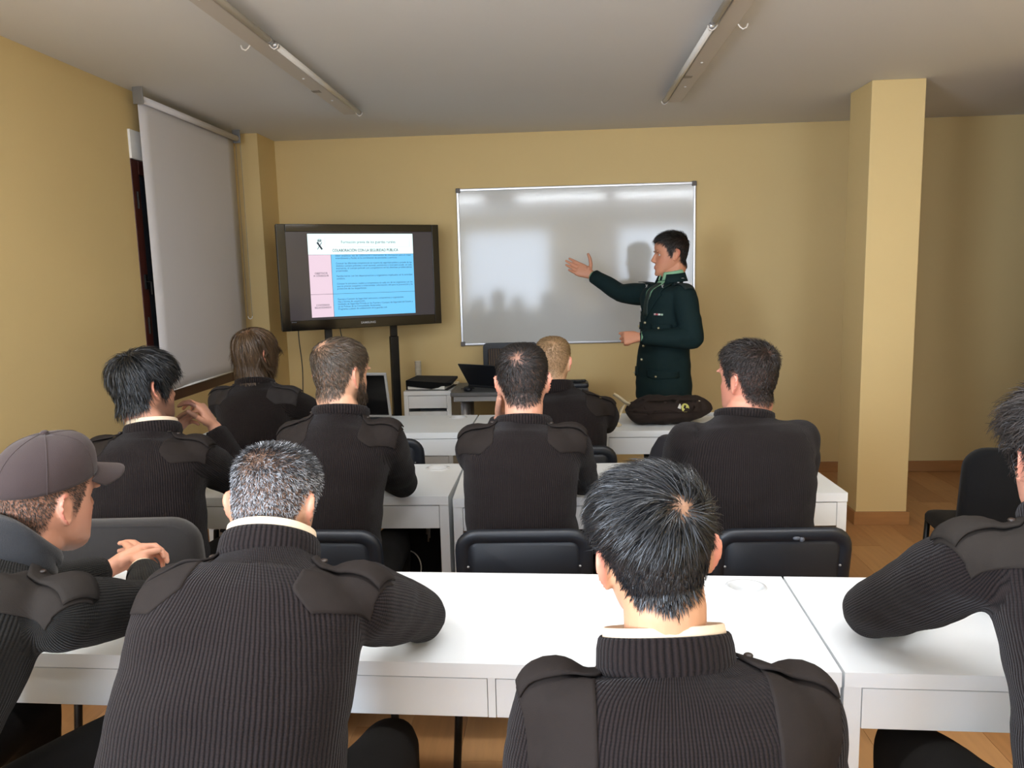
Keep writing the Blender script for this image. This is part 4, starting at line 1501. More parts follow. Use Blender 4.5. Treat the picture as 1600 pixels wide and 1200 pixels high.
    hm.capsule([c0, c1, c1.lerp(N, .55), N, N - nax * .05], [.058 * hs_, .0575 * hs_, .057 * hs_, .0575 * hs_, .056], 20)
    for side in (-1, 1):
        e = ear_parts(side, sp_.get('flare', .5))
        hm.add([Mh @ V(p) for p in e.v], e.f)
    hands = sp_.get('hands', {})
    core = S - up * .09
    hm.capsule([N - nax * .05, core], [.05, .03], 12)
    for (side, jt, el, wr_, dr) in arms:
        hsps = hands.get('L' if side < 0 else 'R', {})
        hb = hand_mb(wr_, hsps.get('d', dr), hsps.get('pn', (0, 0, -1)), side, hsps.get('curl', .35), hsps.get('spread', .05), hsps.get('thumb', (.7, .6, .15)), hsps.get('sc', 1.), dr, hsps.get('curls'))
        hm.add(hb.v, hb.f)
        hm.tube([core, jt, el, wr_ - dr * .12], [.022, .022, .022, .03], 10)
        for q_ in (jt, el):
            hm.ball(q_, .022, 10, 6)
        if sp_.get('cuff', True) and gname == 'sweater':
            c_ = MB().tube([wr_ - dr * .06, wr_ - dr * .035, wr_ - dr * .012, wr_ - dr * .006, wr_ - dr * .012], [.043 * k_, .041, .037, .034, .031], 22, cap=False)
            cm_ = c_.mesh('cuff')
            u = cm_.uv_layers.new(name='UVMap')
            for p in cm_.polygons:
                for li, vv in zip(p.loop_indices, p.vertices):
                    u.data[li].uv = ((vv % 22) / 22 * .0062 * 40, (vv // 22) * .01)
            link('cuff', rel(cm_), gm, garment, smooth=True)
    hme = remesh(hm, sp_.get('hvox', .0042), 2, .5)
    PW_ = mesh_np(hme).copy()
    Fh = me_faces(hme)
    Mi_ = np.array(Mi)
    Ph = PW_ @ Mi_[:3, :3].T + Mi_[:3, 3]
    style = sp_['hair']
    isHead = (np.linalg.norm(Ph - np.array((0, 0, .1)), axis=1) < .19)
    skin, skin2 = lin(sp_.get('skin', (206, 154, 122))), lin(sp_.get('skin2', (190, 130, 104)))
    hc = (lin(style['col'][0]) + lin(style['col'][1])) / 2
    msk = hair_mask(Ph, style)
    earw = np.clip(ss(np.abs(Ph[:, 0]), .0735, .0785) * (np.abs(Ph[:, 1] + .026) < .035) * (np.abs(Ph[:, 2] - .108) < .04), 0, 1)
    w = ss(msk, -.016, .012) * style.get('scalp', .85) * isHead * (1 - earw)
    if style.get('thin'):
        w = w * (.25 + .75 * np.clip(style['thin'](Ph), 0, 1))
    col = np.tile(skin, (len(Ph), 1))
    earc = lin(sp_.get('earcol', (214, 140, 116)))
    # slightly redder cheeks, nose and nape
    red = np.exp(-((np.abs(Ph[:, 0]) - .045) / .02) ** 2 - ((Ph[:, 2] - .085) / .022) ** 2) * (Ph[:, 1] > 0) * isHead
    col = col * (1 - .35 * red[:, None]) + skin2 * .35 * red[:, None]
    lip = np.exp(-(Ph[:, 0] / .02) ** 4 - ((Ph[:, 2] - .047) / .0085) ** 4) * (Ph[:, 1] > .076)
    col = col * (1 - .55 * lip[:, None]) + lin((168, 92, 84)) * .55 * lip[:, None]
    brow = np.exp(-((np.abs(Ph[:, 0]) - .031) / .017) ** 4 - ((Ph[:, 2] - .136) / .0045) ** 2) * (Ph[:, 1] > .05)
    col = col * (1 - .8 * brow[:, None]) + hc * .8 * brow[:, None]
    bd_ = sp_.get('beard', 0)
    if bd_:
        jw = ss(-Ph[:, 2], -.078, -.05) * ss(Ph[:, 1], -.03, .0) * ss(Ph[:, 2], -.03, .0)
        side_b = np.exp(-((Ph[:, 2] - .07) / .03) ** 2) * np.exp(-((Ph[:, 1] - .012) / .02) ** 2) * (np.abs(Ph[:, 0]) > .05)
        bw = np.clip(jw + side_b, 0, 1) * bd_
        col = col * (1 - bw[:, None]) + hc * bw[:, None]
    col = col * (1 - w[:, None]) + hc * w[:, None]
    col = np.where(isHead[:, None], col, skin)
    col = col * (1 - earw[:, None]) + earc * earw[:, None]
    parts = [(PW_ - np.array(loc), Fh, col)]
    body = link('body', join_meshes(parts), SKIN, root, smooth=True)
    for side in (-1, 1):
        e = MB().ball((side * .031, .0605, .118), .0118, 14, 10)
        eo = link('eye', MB().add([Mh @ V(p) - loc for p in e.v], e.f).mesh('eye'), EYEW, body, smooth=True)
        e = MB().ball((side * .031, .0693, .118), (.0062, .0036, .0062), 12, 6)
        link('iris', MB().add([Mh @ V(p) - loc for p in e.v], e.f).mesh('iris'), EYEI, eo, smooth=True)
        if True:
            e = MB()
            rr_ = []
            for k in range(7):
                a = math.radians(14 + 60 * k / 6)
                rr_.append([V((side * .031, .0605, .118)) + V((.0137 * math.cos(b), .0137 * math.sin(b) * math.cos(a), .0137 * math.sin(b) * math.sin(a))) for b in (PI * j / 12 for j in range(13))])
            e.loft(rr_, cap=False, closed=False)
            lo2 = MB().add([Mh @ V(p) - loc for p in e.v], e.f).mesh('eyelid')
            set_col(lo2, np.tile(skin * .9, (len(lo2.vertices), 1)))
            link('eyelid', lo2, SKIN, eo, smooth=True)
    # ---------------- hair
    Fh = [f for f in Fh if isHead[f[0]] and earw[f[0]] < .3]
    bvh_h = BVHTree.FromPolygons([tuple(p) for p in Ph], Fh)
    tris = []
    for f in Fh:
        for k in range(1, len(f) - 1):
            tris.append((f[0], f[k], f[k + 1]))
    tv_ = Ph[np.array(tris)]
    hv, hf, hcol = make_strands(bvh_h, tv_, style, seed)
    R4 = np.array(Mh)
    hv = hv @ R4[:3, :3].T + R4[:3, 3] - np.array(loc)
    hm_ = bpy.data.meshes.new('hair')
    hm_.from_pydata(hv.tolist(), [], hf)
    hm_.update()
    set_col(hm_, hcol)
    hm_.materials.append(style.get('mat', HAIR))
    ho = bpy.data.objects.new('hair', hm_)
    COL.objects.link(ho)
    ho.parent = body
    ho['kind'] = 'stuff'
    hm_.polygons.foreach_set('use_smooth', [True] * len(hm_.polygons))
    if 'beard_style' in sp_:
        bs = sp_['beard_style']
        bv, bf, bc = make_strands(bvh_h, tv_, bs, seed + 50)
        bv = bv @ R4[:3, :3].T + R4[:3, 3] - np.array(loc)
        bm_ = bpy.data.meshes.new('beard')
        bm_.from_pydata(bv.tolist(), [], bf)
        bm_.update()
        set_col(bm_, bc)
        bm_.materials.append(HAIR)
        bo_ = bpy.data.objects.new('beard', bm_)
        COL.objects.link(bo_)
        bo_.parent = body
        bo_['kind'] = 'stuff'
    return dict(root=root, loc=loc, Mh=Mh, skin=skin, bvw=bvw, garment=garment, S=S, up=up, rgt=rgt, fwd=tilt_f, N=N, body=body, nax=nax, nr=nr_, nf=nf_, rel=rel, bvh_h=bvh_h)
# ================================================================== the people
def hs(**k):
    d = dict(n=6000, len=(.03, .014), lift=(.5, .35), width=.0015, col=((20, 18, 18), (38, 34, 33)), scalp=.9)
    d.update(k)
    return d
BLK = ((16, 16, 18), (34, 34, 37))
DKB = ((24, 20, 18), (50, 42, 36))
BRN = ((52, 40, 30), (92, 72, 52))
BLD = ((104, 82, 56), (150, 122, 84))
def beard(col, n=1500, ln=.02):
    return dict(n=n, len=(ln, ln), lift=(.7, .7), width=.0013, col=col, line=[(0, -.1), (180, -.1)], whorl=(0, -.02, .14), swirl=0, grav=.8, seg=3,
                keep=lambda P: (P[:, 2] < .066) & (P[:, 2] > -.004) & (P[:, 1] > .0) & (np.abs(P[:, 2] - .047) + np.abs(P[:, 0]) * .3 > .011) | ((np.abs(P[:, 0]) > .052) & (P[:, 2] < .1) & (P[:, 2] > .05) & (P[:, 1] > .0) & (P[:, 1] < .035)))

people = {}
# ---- nearest row
people['C'] = make_person(dict(label='man with wet-looking black hair nearest the camera, in a dark rib-knit sweater',
    hip=(.168, 1.0), S=(.166, 1.12, .948), N=(.153, 1.125, 1.003), sw=.182, hw=.2, hd=.12, cw=.205, hunch=.02, E=(.142, 1.15, 1.122), rot=(8, -5, -6), hs=1.08, flare=.6,
    L=((-.045, 1.14, .69), (.07, 1.34, .66)), R=((.385, 1.14, .69), (.27, 1.34, .66)), collar=.036, shirt_h=.012, ain=.122, plen=.06, neckw=1.3, voxel=.007, skin=(200, 150, 116), skin2=(190, 132, 104), thigh=.36,
    hair=hs(n=17000, seg=5, len=(.05, .013), lift=(.55, .35), width=.0013, col=((13, 14, 16), (30, 32, 36)), line=[(0, .192), (25, .19), (45, .178), (58, .150), (66, .118), (72, .092), (80, .1), (84, .135), (96, .148), (108, .14), (116, .110), (124, .086), (140, .07), (165, .064), (180, .055)], whorl=(.03, -.078, .192), swirl=.9, scalp=.8, rand=.22, blend=(.12, .185),
            comb=lambda p: (-.75, .35, 0) if p.y > -.06 else (0, 0, 0), thin=lambda P: 1 - .55 * np.exp(-(((P - np.array((.03, -.078, .192))) ** 2).sum(1)) / .022 ** 2)),
    hvox=.0036), 11)
people['B'] = make_person(dict(label='man with cropped salt-and-pepper hair leaning on the nearest desk, cream collar showing',
    hip=(-.585, 1.08), S=(-.527, 1.30, 1.035), N=(-.535, 1.345, 1.085), sw=.162, hw=.203, hd=.13, cw=.198, hunch=.05, E=(-.545, 1.40, 1.128), rot=(-4, -24, 2), hs=1.0, flare=.65,
    L=((-.80, 1.60, .815), (-.6, 1.86, .805)), R=((-.315, 1.625, .815), (-.5, 1.88, .805)), floorz=(1.56, .754), collar=.03, shirt_h=.014, voxel=.0075, knee=.2, thigh=.5, kz=.0,
    skin=(196, 148, 116), earcol=(206, 140, 112),
    hair=hs(n=14500, len=(.015, .007), lift=(.75, .45), width=.00105, col=((26, 26, 28), (58, 58, 60)), grey=(172, 174, 178), greyf=lambda p: .12 + .36 * max(0., min(1., (.2 - p[2]) / .05)), scalp=.62, rand=.5, wave=(.0008, 5),
            whorl=(-.02, -.06, .21), mat=HAIRM, lay=False),
    hvox=.0038), 12)
people['A'] = make_person(dict(label='man in a brown peaked cap and black scarf leaning on the desk, left edge',
    hip=(-1.27, 1.16), S=(-1.10, 1.40, 1.0), N=(-1.085, 1.43, 1.06), yaw=-.3, tilt=-.05, sw=.165, hw=.19, hd=.13, hunch=.05, E=(-1.06, 1.49, 1.115), rot=(-17, -3, 5), hs=1.03,
    L=((-1.42, 1.62, .82), (-1.19, 1.90, .815)), R=((-.955, 1.675, .818), (-1.085, 1.88, .818)), floorz=(1.56, .754), shirt=False, voxel=.0075, gmat=KNITG, pmat=PATCHG, knee=.17, thigh=.5, kz=.03,
    skin=(204, 146, 118), skin2=(206, 128, 104), earcol=(214, 134, 112), collar=.012,
    hands=dict(R=dict(d=(-.45, .85, .1), pn=(-.9, -.3, -.15), curls=(.5, .55, .6, .65), thumb=(.25, .9, .25), sc=1.02), L=dict(d=(.62, .6, .25), pn=(.6, -.4, -.6), curls=(.7, .75, .8, .8), thumb=(.45, .8, .35), sc=1.02)),
    hair=hs(n=5500, len=(.006, .006), lift=(.15, .15), width=.0009, col=((40, 33, 28), (66, 55, 46)), scalp=.55, keep=lambda P: P[:, 2] < .17),
    hvox=.004), 13)
people['D'] = make_person(dict(label='man with tousled dark hair cut off by the right edge, elbow on desk',
    ain=.06, hip=(.95, 1.14), S=(.897, 1.37, 1.085), N=(.905, 1.39, 1.14), sw=.168, hw=.2, hd=.13, hunch=.04, tilt=.02, E=(.915, 1.44, 1.19), rot=(-8, -6, 0), hs=1.04,
    L=((.66, 1.63, .822), (.86, 1.85, .81)), R=((1.13, 1.6, .82), (1.0, 1.86, .81)), floorz=(1.56, .754), voxel=.0075, gmat=KNIT, pmat=PATCHG, shirt=False, collar=.02, bulk=1.08, knee=.22, thigh=.46, kz=.0,
    skin=(206, 146, 122),
    hair=hs(n=7500, seg=5, len=(.06, .028), lift=(.9, .7), width=.0016, col=((22, 19, 18), (52, 44, 40)), wave=(.004, 7), rand=.5, mat=HAIRM)), 14)

# ---- middle row
people['E'] = make_person(dict(label='man with thick straight black hair, chin on his hands, in the middle row',
    hip=(-1.37, 2.40), S=(-1.35, 2.45, 1.04), N=(-1.345, 2.47, 1.10), sw=.158, hw=.203, hd=.13, cw=.195, belly=1.06, hunch=.03, E=(-1.385, 2.5, 1.2), rot=(-24, -2, -4), hs=1.04, beard=.6,
    L=((-1.54, 2.74, .82), (-1.43, 2.70, 1.0)), R=((-1.155, 2.70, .815), (-1.25, 2.72, 1.03)), floorz=(2.78, .754), voxel=.009, hvox=.0046, collar=.018, skin=(196, 142, 116),
    hands=dict(R=dict(d=(-.45, -.1, .9), pn=(-.8, -.2, -.3), curls=(.6, .7, .8, .9)), L=dict(d=(.75, .0, .65), pn=(.4, -.3, -.6), curls=(.15, .2, .3, .5), thumb=(.5, .6, .2))),
    hair=hs(n=9000, seg=5, len=(.062, .034), lift=(.55, .5), width=.0019, col=((10, 11, 13), (28, 30, 33)), whorl=(.0, -.05, .225), swirl=.3, hug=.009, rand=.14, scalp=.97, grav=.3, droop=.1,
            line=[(0, .178), (25, .176), (45, .165), (58, .14), (66, .11), (72, .085), (80, .09), (84, .11), (96, .122), (108, .112), (116, .085), (124, .064), (140, .048), (180, .04)])), 21)
people['F'] = make_person(dict(label='bearded man with thinning brown hair in the middle row, right elbow on the desk',
    hip=(-.745, 2.40), S=(-.705, 2.43, 1.085), N=(-.705, 2.45, 1.16), sw=.142, hw=.152, hd=.115, cw=.168, hunch=.03, tilt=.02, E=(-.715, 2.48, 1.236), rot=(-25, -4, 0), hs=1.06, beard=.75,
    L=((-.90, 2.68, .83), (-.78, 2.94, .81)), R=((-.565, 2.69, .825), (-.71, 2.94, .81)), floorz=(2.79, .754), voxel=.0085, hvox=.0046, shirt=False, collar=.01, skin=(208, 158, 128), thigh=.46, knee=.1,
    beard_style=beard(((40, 32, 26), (72, 58, 46)), 2200, .022),
    hair=hs(n=7000, len=(.026, .012), lift=(.3, .3), width=.0014, col=((48, 40, 32), (88, 74, 60)), whorl=(-.015, -.07, .21), swirl=.7, scalp=.75, rand=.3,
            thin=lambda P: 1 - .7 * np.exp(-(((P - np.array((-.02, -.06, .212))) ** 2).sum(1)) / .04 ** 2))), 22)
people['G'] = make_person(dict(label='man with short dark hair, fingers resting on his left cheek, in the middle row',
    hip=(-.128, 2.40), S=(-.122, 2.43, 1.065), N=(-.117, 2.46, 1.115), sw=.148, hw=.182, hd=.12, cw=.185, hunch=.03, E=(-.118, 2.5, 1.203), rot=(2, -8, -2), hs=1.07,
    L=((-.27, 2.74, .83), (-.205, 2.66, 1.06)), R=((.075, 2.70, .83), (-.05, 2.95, .81)), floorz=(2.77, .754), voxel=.0085, hvox=.0046, shirt=False, collar=.012, skin=(204, 148, 122),
    hands=dict(L=dict(d=(.12, -.12, 1), pn=(.8, -.3, 0), curls=(.3, .4, .6, .7), sc=.95)),
    hair=hs(n=8000, len=(.024, .014), lift=(.4, .4), width=.0014, col=((20, 18, 17), (44, 38, 35)), whorl=(-.01, -.088, .185), swirl=.7, scalp=.85, rand=.3, mat=HAIRM,
            thin=lambda P: 1 - .5 * np.exp(-(((P - np.array((-.01, -.09, .183))) ** 2).sum(1)) / .018 ** 2))), 23)
people['H'] = make_person(dict(label='broad man with wavy dark hair in the middle row nearest the pillar, looking left',
    hip=(.61, 2.40), S=(.572, 2.44, 1.07), N=(.578, 2.46, 1.13), sw=.166, hw=.188, hd=.13, cw=.205, hunch=.03, E=(.602, 2.49, 1.2), rot=(32, 2, -2), hs=1.03, patch=False,
    L=((.37, 2.62, .83), (.48, 2.93, .81)), R=((.795, 2.62, .84), (.68, 2.93, .81)), floorz=(2.8, .754), voxel=.0085, hvox=.0046, bulk=1.04, shirt=False, collar=.006, skin=(206, 140, 116), skin2=(206, 122, 100), earcol=(214, 138, 118),
    gmat=knit('black_brown_rib_knit', (34, 28, 27), (14, 11, 11), .0062, .7),
    hair=hs(n=8000, seg=4, len=(.03, .011), lift=(.8, .35), width=.0014, col=((20, 17, 16), (48, 40, 36)), wave=(.003, 6), scalp=.9, rand=.35, blend=(.15, .2), mat=HAIRM)), 24)

# ---- front row
people['I'] = make_person(dict(label='bearded man with long brown hair in the front row beside the window blind',
    hip=(-1.41, 3.50), S=(-1.42, 3.54, 1.045), N=(-1.425, 3.56, 1.11), sw=.158, hw=.19, hd=.125, hunch=.03, E=(-1.435, 3.59, 1.2), rot=(-22, -2, 0), hs=1.06, beard=.7,
    L=((-1.60, 3.80, .83), (-1.45, 4.05, .81)), R=((-1.13, 3.80, .83), (-1.28, 4.05, .81)), floorz=(3.94, .754), voxel=.0095, hvox=.0052, shirt=False, collar=.008, skin=(190, 140, 110), pmat=mat('near_black_patch', (34, 29, 28), .9),
    beard_style=beard(((46, 34, 24), (80, 60, 42)), 1500, .03),
    hair=hs(n=7500, seg=6, len=(.12, .13), lift=(.12, .2), width=.002, col=((52, 38, 26), (104, 80, 56)), whorl=(.0, -.05, .224), swirl=.1, hug=.006, rand=.12, scalp=.8, grav=.5, droop=.5, wave=(.002, 6),
            thin=lambda P: 1 - .6 * np.exp(-(((P - np.array((-.0, -.07, .21))) ** 2).sum(1)) / .022 ** 2))), 31)
people['J'] = make_person(dict(label='man with close-cropped fair hair in the front row, partly hidden by another man',
    hip=(.035, 3.52), S=(.01, 3.56, .965), N=(-.025, 3.58, 1.045), sw=.19, hw=.19, hd=.125, hunch=.05, E=(-.03, 3.61, 1.135), rot=(-6, -10, 0), hs=1.06,
    L=((-.22, 3.80, .82), (-.08, 4.05, .81)), R=((.225, 3.80, .82), (.08, 4.05, .81)), floorz=(3.94, .754), voxel=.0095, hvox=.0052, shirt=False, collar=.035, skin=(208, 164, 128),
    hair=hs(n=5500, len=(.016, .006), lift=(.5, .35), width=.0012, col=BLD, scalp=.6, rand=.35, whorl=(.015, -.085, .19), mat=HAIRM)), 32)
# ================================================================== cap and scarf of the man at the left edge
A_ = people['A']
CAPM = mat('faded_brown_cap_cotton', (52, 39, 38), .9, var=.08, vscale=14, bump=.3, bscale=700, sheen=.1)
def Ah(p):
    return A_['Mh'] @ V(p) - A_['loc']
cap = thing('peaked_cap', 'brown peaked cap worn by the man at the left edge', 'cap', A_['loc'])
cm = MB()
nC = 60
rings = []
def cap_ring(f):
    z0 = lambda y: .142 + (y + .1) * .16          # the band rises towards the front
    out = []
    s = math.cos(f * PI / 2 * .985) ** .62
    for k in range(nC):
        a = 2 * PI * k / nC
        x = .0835 * math.sin(a) * s
        yc = -.006
        y = yc + (.1 if math.cos(a) > 0 else .104) * math.cos(a) * s
        yb_ = yc + .1 * math.cos(a)
        z = z0(yb_) * (1 - f) + f * .249 + .016 * math.sin(f * PI) * (1 + .6 * math.cos(a))
        seam = abs(((a / (2 * PI) * 6) % 1) - .5) * 2
        bulge = 1 + .012 * (1 - seam) * math.sin(f * PI) + .02 * noise.noise(V((x * 30, y * 30, z * 30))) * math.sin(min(1, f * 1.4) * PI)
        out.append(V((x * bulge, yc + (y - yc) * bulge, z)))
    return out
for i in range(22):
    rings.append([Ah(p) for p in cap_ring(i / 21)])
cm.loft(rings, cap=False)
cm.add(rings[-1], [tuple(range(nC))])
crown = cm.build('crown', CAPM, cap, smooth=True)
so = crown.modifiers.new('s', 'SOLIDIFY')
so.thickness = .002
for k in range(6):
    a = 2 * PI * (k + .0) / 6
    j = int(round(k * nC / 6)) % nC
    MB().tube([rings[i][j] for i in range(0, 22)], .0012, 6).build('panel_seam', CAPM, cap, smooth=True)
MB().ball(Ah((0, -.006, .252)), (.008, .008, .005), 12, 6).build('top_button', CAPM, cap, smooth=True)
bm_ = []
bt_ = []
RB = 9
for i in range(RB):
    f = i / (RB - 1)
    for k in range(25):
        a = math.radians(-62 + 124 * k / 24)
        ex = .084 * math.cos(a * 1.25) ** .5 * f if abs(a * 1.25) < PI / 2 else 0
        y = -.006 + .099 * math.cos(a) + ex
        x = .0825 * math.sin(a) * (1 - .08 * f)
        z = .142 + (-.006 + .1 * math.cos(a) + .1) * .16 + .002 - ex * .22 - 6.5 * x * x * (.35 + .65 * f) * .6
        bt_.append(Ah((x, y, z)))
        bm_.append(Ah((x, y, z - .0035)))
slab(bt_, bm_, RB, 25, 'brim', CAPM, cap)
MB().box((-.012, -.0005, 0), (.012, .0005, .016), Matrix.Translation(Ah((-.004, .098, .2))) @ rot_head(math.radians(-17), .5, 0)).build('label_tab', mat('cap_label', (190, 186, 178), .7), cap)
# scarf: folded tube of dark cloth
sc_ = thing('neck_scarf', 'black scarf folded round the neck of the man in the cap', 'scarf', A_['loc'])
N_, nx_, nr_, nf_ = A_['N'], A_['nax'], A_['nr'], A_['nf']
m = MB()
rows = [(.07, -.03), (.083, -.02), (.086, -.004), (.08, .01), (.084, .018), (.08, .034), (.072, .042), (.064, .038), (.061, .0), (.062, -.03)]
rg = []
for ri, (rad, h) in enumerate(rows):
    rg.append([N_ + nr_ * rad * 1.1 * (1 + .04 * math.sin(3 * t + ri)) * math.cos(t) + nf_ * rad * math.sin(t) + nx_ * (h + .006 * math.sin(2 * t + ri * .7) - .012 * math.sin(t)) - A_['loc'] for t in (2 * PI * k / 48 for k in range(48))])
m.loft(rg, cap=False)
m.build('scarf_cloth', mat('black_scarf_wool', (22, 23, 26), .95, var=.15, vscale=50, bump=.5, bscale=400, sheen=.2), sc_, smooth=True)
# wristband on his right wrist
wb_ = V((-1.085, 1.88, .818))
el_ = V((-.955, 1.675, .818))
dr_ = (wb_ - el_).normalized()
tag(MB().tube([wb_ - dr_ * .01, wb_ + dr_ * .008], [.034, .033], 20, cap=False).build('cream_shirt_cuff', SHIRT, smooth=True), 'cream shirt cuff edge at the wrist of the man in the cap', 'cuff')

# khaki pouch on his belt
pq = V((-1.0, 1.26, .63)) - A_['loc']
pb_ = MB().box((-.018, -.012, -.03), (.018, .012, .03), Matrix.Translation(pq) @ Matrix.Rotation(-.15, 4, 'Y')).build('belt_pouch', mat('khaki_webbing', (116, 114, 82), .85, bump=.3, bscale=500), A_['root'], bevel=.004)
MB().box((-.019, -.014, .004), (.019, -.012, .03), Matrix.Translation(pq) @ Matrix.Rotation(-.15, 4, 'Y')).build('pouch_flap', mat('khaki_webbing', (116, 114, 82), .85), pb_)
# ================================================================== the officer at the whiteboard
JKT = mat('dark_green_uniform_wool', (16, 35, 36), .82, var=.08, vscale=30, bump=.3, bscale=800, spec=.2)
JKT2 = mat('dark_green_uniform_trim', (14, 30, 30), .8, bump=.3, bscale=800)
SHG = mat('pale_green_shirt', (132, 178, 142), .75, bump=.1, bscale=600)
TIE = mat('dark_green_tie', (20, 38, 34), .6)
GOLD = mat('gilt_button', (205, 196, 160), .3, metal=.8)
SILVR = mat('silver_pin', (222, 222, 222), .3, metal=.6)
KY = math.atan2(.906, -.423)    # facing (-.906, -.423): yaw measured from +Y
KY = math.radians(115)
K = make_person(dict(label='man in a dark green uniform jacket standing by the whiteboard, arm stretched towards the screen',
    hip=(.655, 4.95), hipz=.95, drop=-.1, S=(.685, 4.95, 1.44), N=(.705, 4.955, 1.505), yaw=KY, sw=.168, hw=.17, hd=.118, cw=.182, hunch=-.01,
    prof=[(0, .188, .165), (.1, .184, .16), (.25, .176, .148), (.4, .166, .132), (.5, .165, .13), (.62, .174, .134), (.75, .184, .136), (.88, .188, .122), (.97, .165, .09)],
    E=(.714, 4.965, 1.642), rot=(91, -2, 0), hs=1.12, gname='uniform_jacket', gmat=JKT, pmat=JKT2, epaul_only=True, bmat=SILVR, legs='stand', tmat=JKT2, cuff=False, voxel=.0085, bulk=1.12, epl=.003, ndrop=0., jdrop=.045,
    L=((.80, 4.71, 1.145), (.49, 4.72, 1.16)), R=((.415, 5.27, 1.405), (.235, 5.42, 1.53)),
    hands=dict(R=dict(d=(-.88, .1, .42), pn=(-.1, -.95, .25), curls=(.08, .1, .14, .2), thumb=(.95, .35, .1), sc=1.16, spread=.012), L=dict(d=(-1, .0, -.05), pn=(.1, .85, -.4), curls=(1.35, 1.4, 1.4, 1.45), thumb=(.45, .8, .5), sc=1.05)),
    skin=(198, 138, 108), skin2=(190, 112, 90), earcol=(200, 124, 100), hvox=.0036,
    hair=hs(n=7000, seg=4, len=(.036, .016), lift=(.9, .4), width=.0016, col=((16, 14, 14), (38, 34, 32)), wave=(.0015, 5), scalp=.93, rand=.3, blend=(.16, .205), comb=lambda p: (0, .9, 0),
            line=[(0, .188), (25, .186), (42, .178), (54, .162), (62, .14), (68, .112), (74, .096), (80, .1), (84, .125), (96, .138), (108, .128), (116, .098), (124, .07), (140, .05), (180, .04)])), 41)
kb, kS, kr, ku, kf, kl, kg, kroot = K['bvw'], K['S'], K['rgt'], K['up'], K['fwd'], K['loc'], K['garment'], K['root']
def kcast(a, b, off):
    o = kS + kr * a + ku * b + kf * .6
    h = kb.ray_cast(o, -kf, 1.)
    if h[0] is None:
        h = kb.find_nearest(o - kf * .47)
    return h[0] + h[1] * off - kl
def kgrid(rows, off, th, name, m_, parent):
    top, bot = [], []
    for row in rows:
        for a, b in row:
            top.append(kcast(a, b, off + th))
            bot.append(kcast(a, b, off - .004))
    return slab(top, bot, len(rows), len(rows[0]), name, m_, parent)
def lerp(a, b, t):
    return a + (b - a) * t
rows = []
for i in range(14):
    t = i / 13
    w = lerp(.052, .003, t)
    b = lerp(.045, -.175, t)
    rows.append([(lerp(-w, w, j / 8), b) for j in range(9)])
kgrid(rows, .001, .002, 'shirt_front', SHG, kroot)
rows = []
for i in range(12):
    t = i / 11
    w = .017 if i < 2 else lerp(.013, .024, t)
    b = lerp(.028, -.17, t)
    rows.append([(lerp(-w, w, j / 4), b) for j in range(5)])
kgrid(rows, .004, .005, 'tie', TIE, kroot)
for s in (-1, 1):
    rows = []
    for i in range(16):
        t = i / 15
        ai = lerp(.05, .0, t)
        wo = (lerp(.05, .075, t / .38) if t < .34 else lerp(.088, .006, ((t - .34) / .66) ** 1.2))
        b = lerp(.05, -.2, t)
        rows.append([(s * (ai + wo * j / 6), b + (.01 * j / 6 if t > .34 else 0)) for j in range(7)])
    kgrid(rows, .004, .004, 'lapel', JKT, kg)
# lapel badges, ribbons, buttons, pockets
def ball_at(a, b, r, name, m_, parent, off=.006):
    return MB().ball(kcast(a, b, off), r, 12, 8).build(name, m_, parent, smooth=True)
for s in (-1, 1):
    bgd = MB()
    c = kcast(s * .085, .0, .012)
    for d in ((.7, .7), (-.7, .7)):
        v = (kr * d[0] + ku * d[1]) * .014
        bgd.tube([c - v, c + v], .0022, 6)
    bgd.build('lapel_badge', SILVR, kg)
for b in (-.215, -.285, -.36, -.445):
    ball_at(.004, b, .0085, 'button', GOLD, kg)
RIB = [mat('ribbon_red_white', (206, 176, 176), .6), mat('ribbon_red', (170, 80, 90), .6), mat('ribbon_white', (226, 226, 222), .6), mat('ribbon_green_white', (170, 196, 176), .6)]
for k in range(4):
    kgrid([[(-.075 - .0135 * k + x * .0115, -.165 + z * .011) for x in (0, -.5, -1)] for z in (0, .5, 1)], .004, .003, 'ribbon_bar', RIB[k], kg)
kgrid([[(.07 + .012 * math.cos(2 * PI * k / 10) * r, -.13 + .018 * r * math.sin(2 * PI * k / 10)) for k in range(11)] for r in (.1, 1)], .004, .003, 'breast_badge', SILVR, kg)
def flap(a0, a1, b1, dep, name):
    rows = []
    for i in range(6):
        t = i / 5
        rows.append([(lerp(a0, a1, j / 12), b1 - t * (dep + .014 * (1 - abs(j / 6 - 1)))) for j in range(13)])
    kgrid(rows, .003, .0045, name, JKT, kg)
    ball_at((a0 + a1) / 2, b1 - dep * .85, .0075, 'button', GOLD, kg, .009)
flap(-.155, -.06, -.215, .032, 'breast_pocket_flap')
flap(.06, .15, -.215, .032, 'breast_pocket_flap')
flap(-.18, -.055, -.5, .045, 'hip_pocket_flap')
flap(.055, .165, -.5, .045, 'hip_pocket_flap')
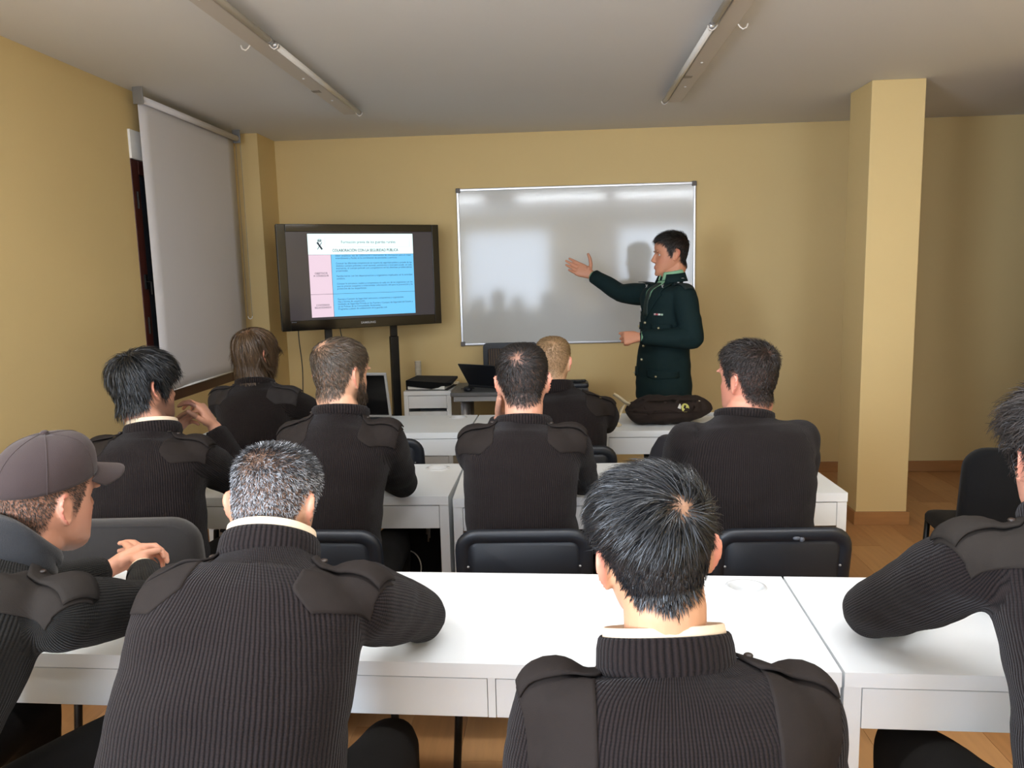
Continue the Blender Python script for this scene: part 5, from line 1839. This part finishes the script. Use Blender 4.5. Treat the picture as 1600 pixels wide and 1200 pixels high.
# shirt collar and jacket collar round the neck
kN, knx, knr, knf = K['N'], K['nax'], K['nr'], K['nf']
def kband(rows, name, m_, parent, open_deg, tilt):
    nn = 44
    rg = []
    for rad, h in rows:
        rg.append([kN + knr * rad * 1.06 * math.cos(t) + knf * rad * math.sin(t) + knx * (h + tilt * math.sin(t)) - kl for t in (math.radians(90 + open_deg + (360 - 2 * open_deg) * k / (nn - 1)) for k in range(nn))])
    b = MB().loft(rg, cap=False, closed=False)
    o = b.build(name, m_, parent, smooth=True)
    s_ = o.modifiers.new('s', 'SOLIDIFY')
    s_.thickness = .003
    return o
kband([(.066, .046), (.07, .04), (.077, .01), (.08, -.004)], 'shirt_collar', SHG, kroot, 10, -.016)
kband([(.075, .026), (.08, .026), (.09, .0), (.1, -.025)], 'jacket_collar', JKT, kg, 32, -.012)
# shirt cuffs
for w_, e_ in (((.235, 5.42, 1.53), (.415, 5.27, 1.405)), ((.49, 4.72, 1.16), (.80, 4.71, 1.145))):
    w_, e_ = V(w_), V(e_)
    d_ = (w_ - e_).normalized()
    MB().tube([w_ - d_ * .06, w_ - d_ * .002, w_ - d_ * .004, w_ - d_ * .03], [.036, .034, .0315, .0315], 20, cap=False).build('shirt_cuff', SHG, kroot, smooth=True, loc=tuple(-kl))
    MB().tube([w_ - d_ * .07, w_ - d_ * .02, w_ - d_ * .014, w_ - d_ * .02], [.05, .048, .045, .04], 22, cap=False).build('sleeve_end', JKT, kg, smooth=True, loc=tuple(-kl))
# rank star on the near shoulder strap
q = kS - kr * .15 + ku * .045
st = MB()
pts = []
for k in range(12):
    r_ = .012 if k % 2 == 0 else .0055
    pts.append(V((r_ * math.cos(PI * k / 6), r_ * math.sin(PI * k / 6), 0)))
h = kb.ray_cast(q, ku, .3)
hp = (h[0] if h[0] else q) + ku * .016 - kl
st.add([hp + kr * p.x + kf * p.y for p in pts] + [hp + ku * .004], [(k, (k + 1) % 12, 12) for k in range(12)] + [tuple(range(11, -1, -1))])
st.build('rank_star', SILVR, kg)
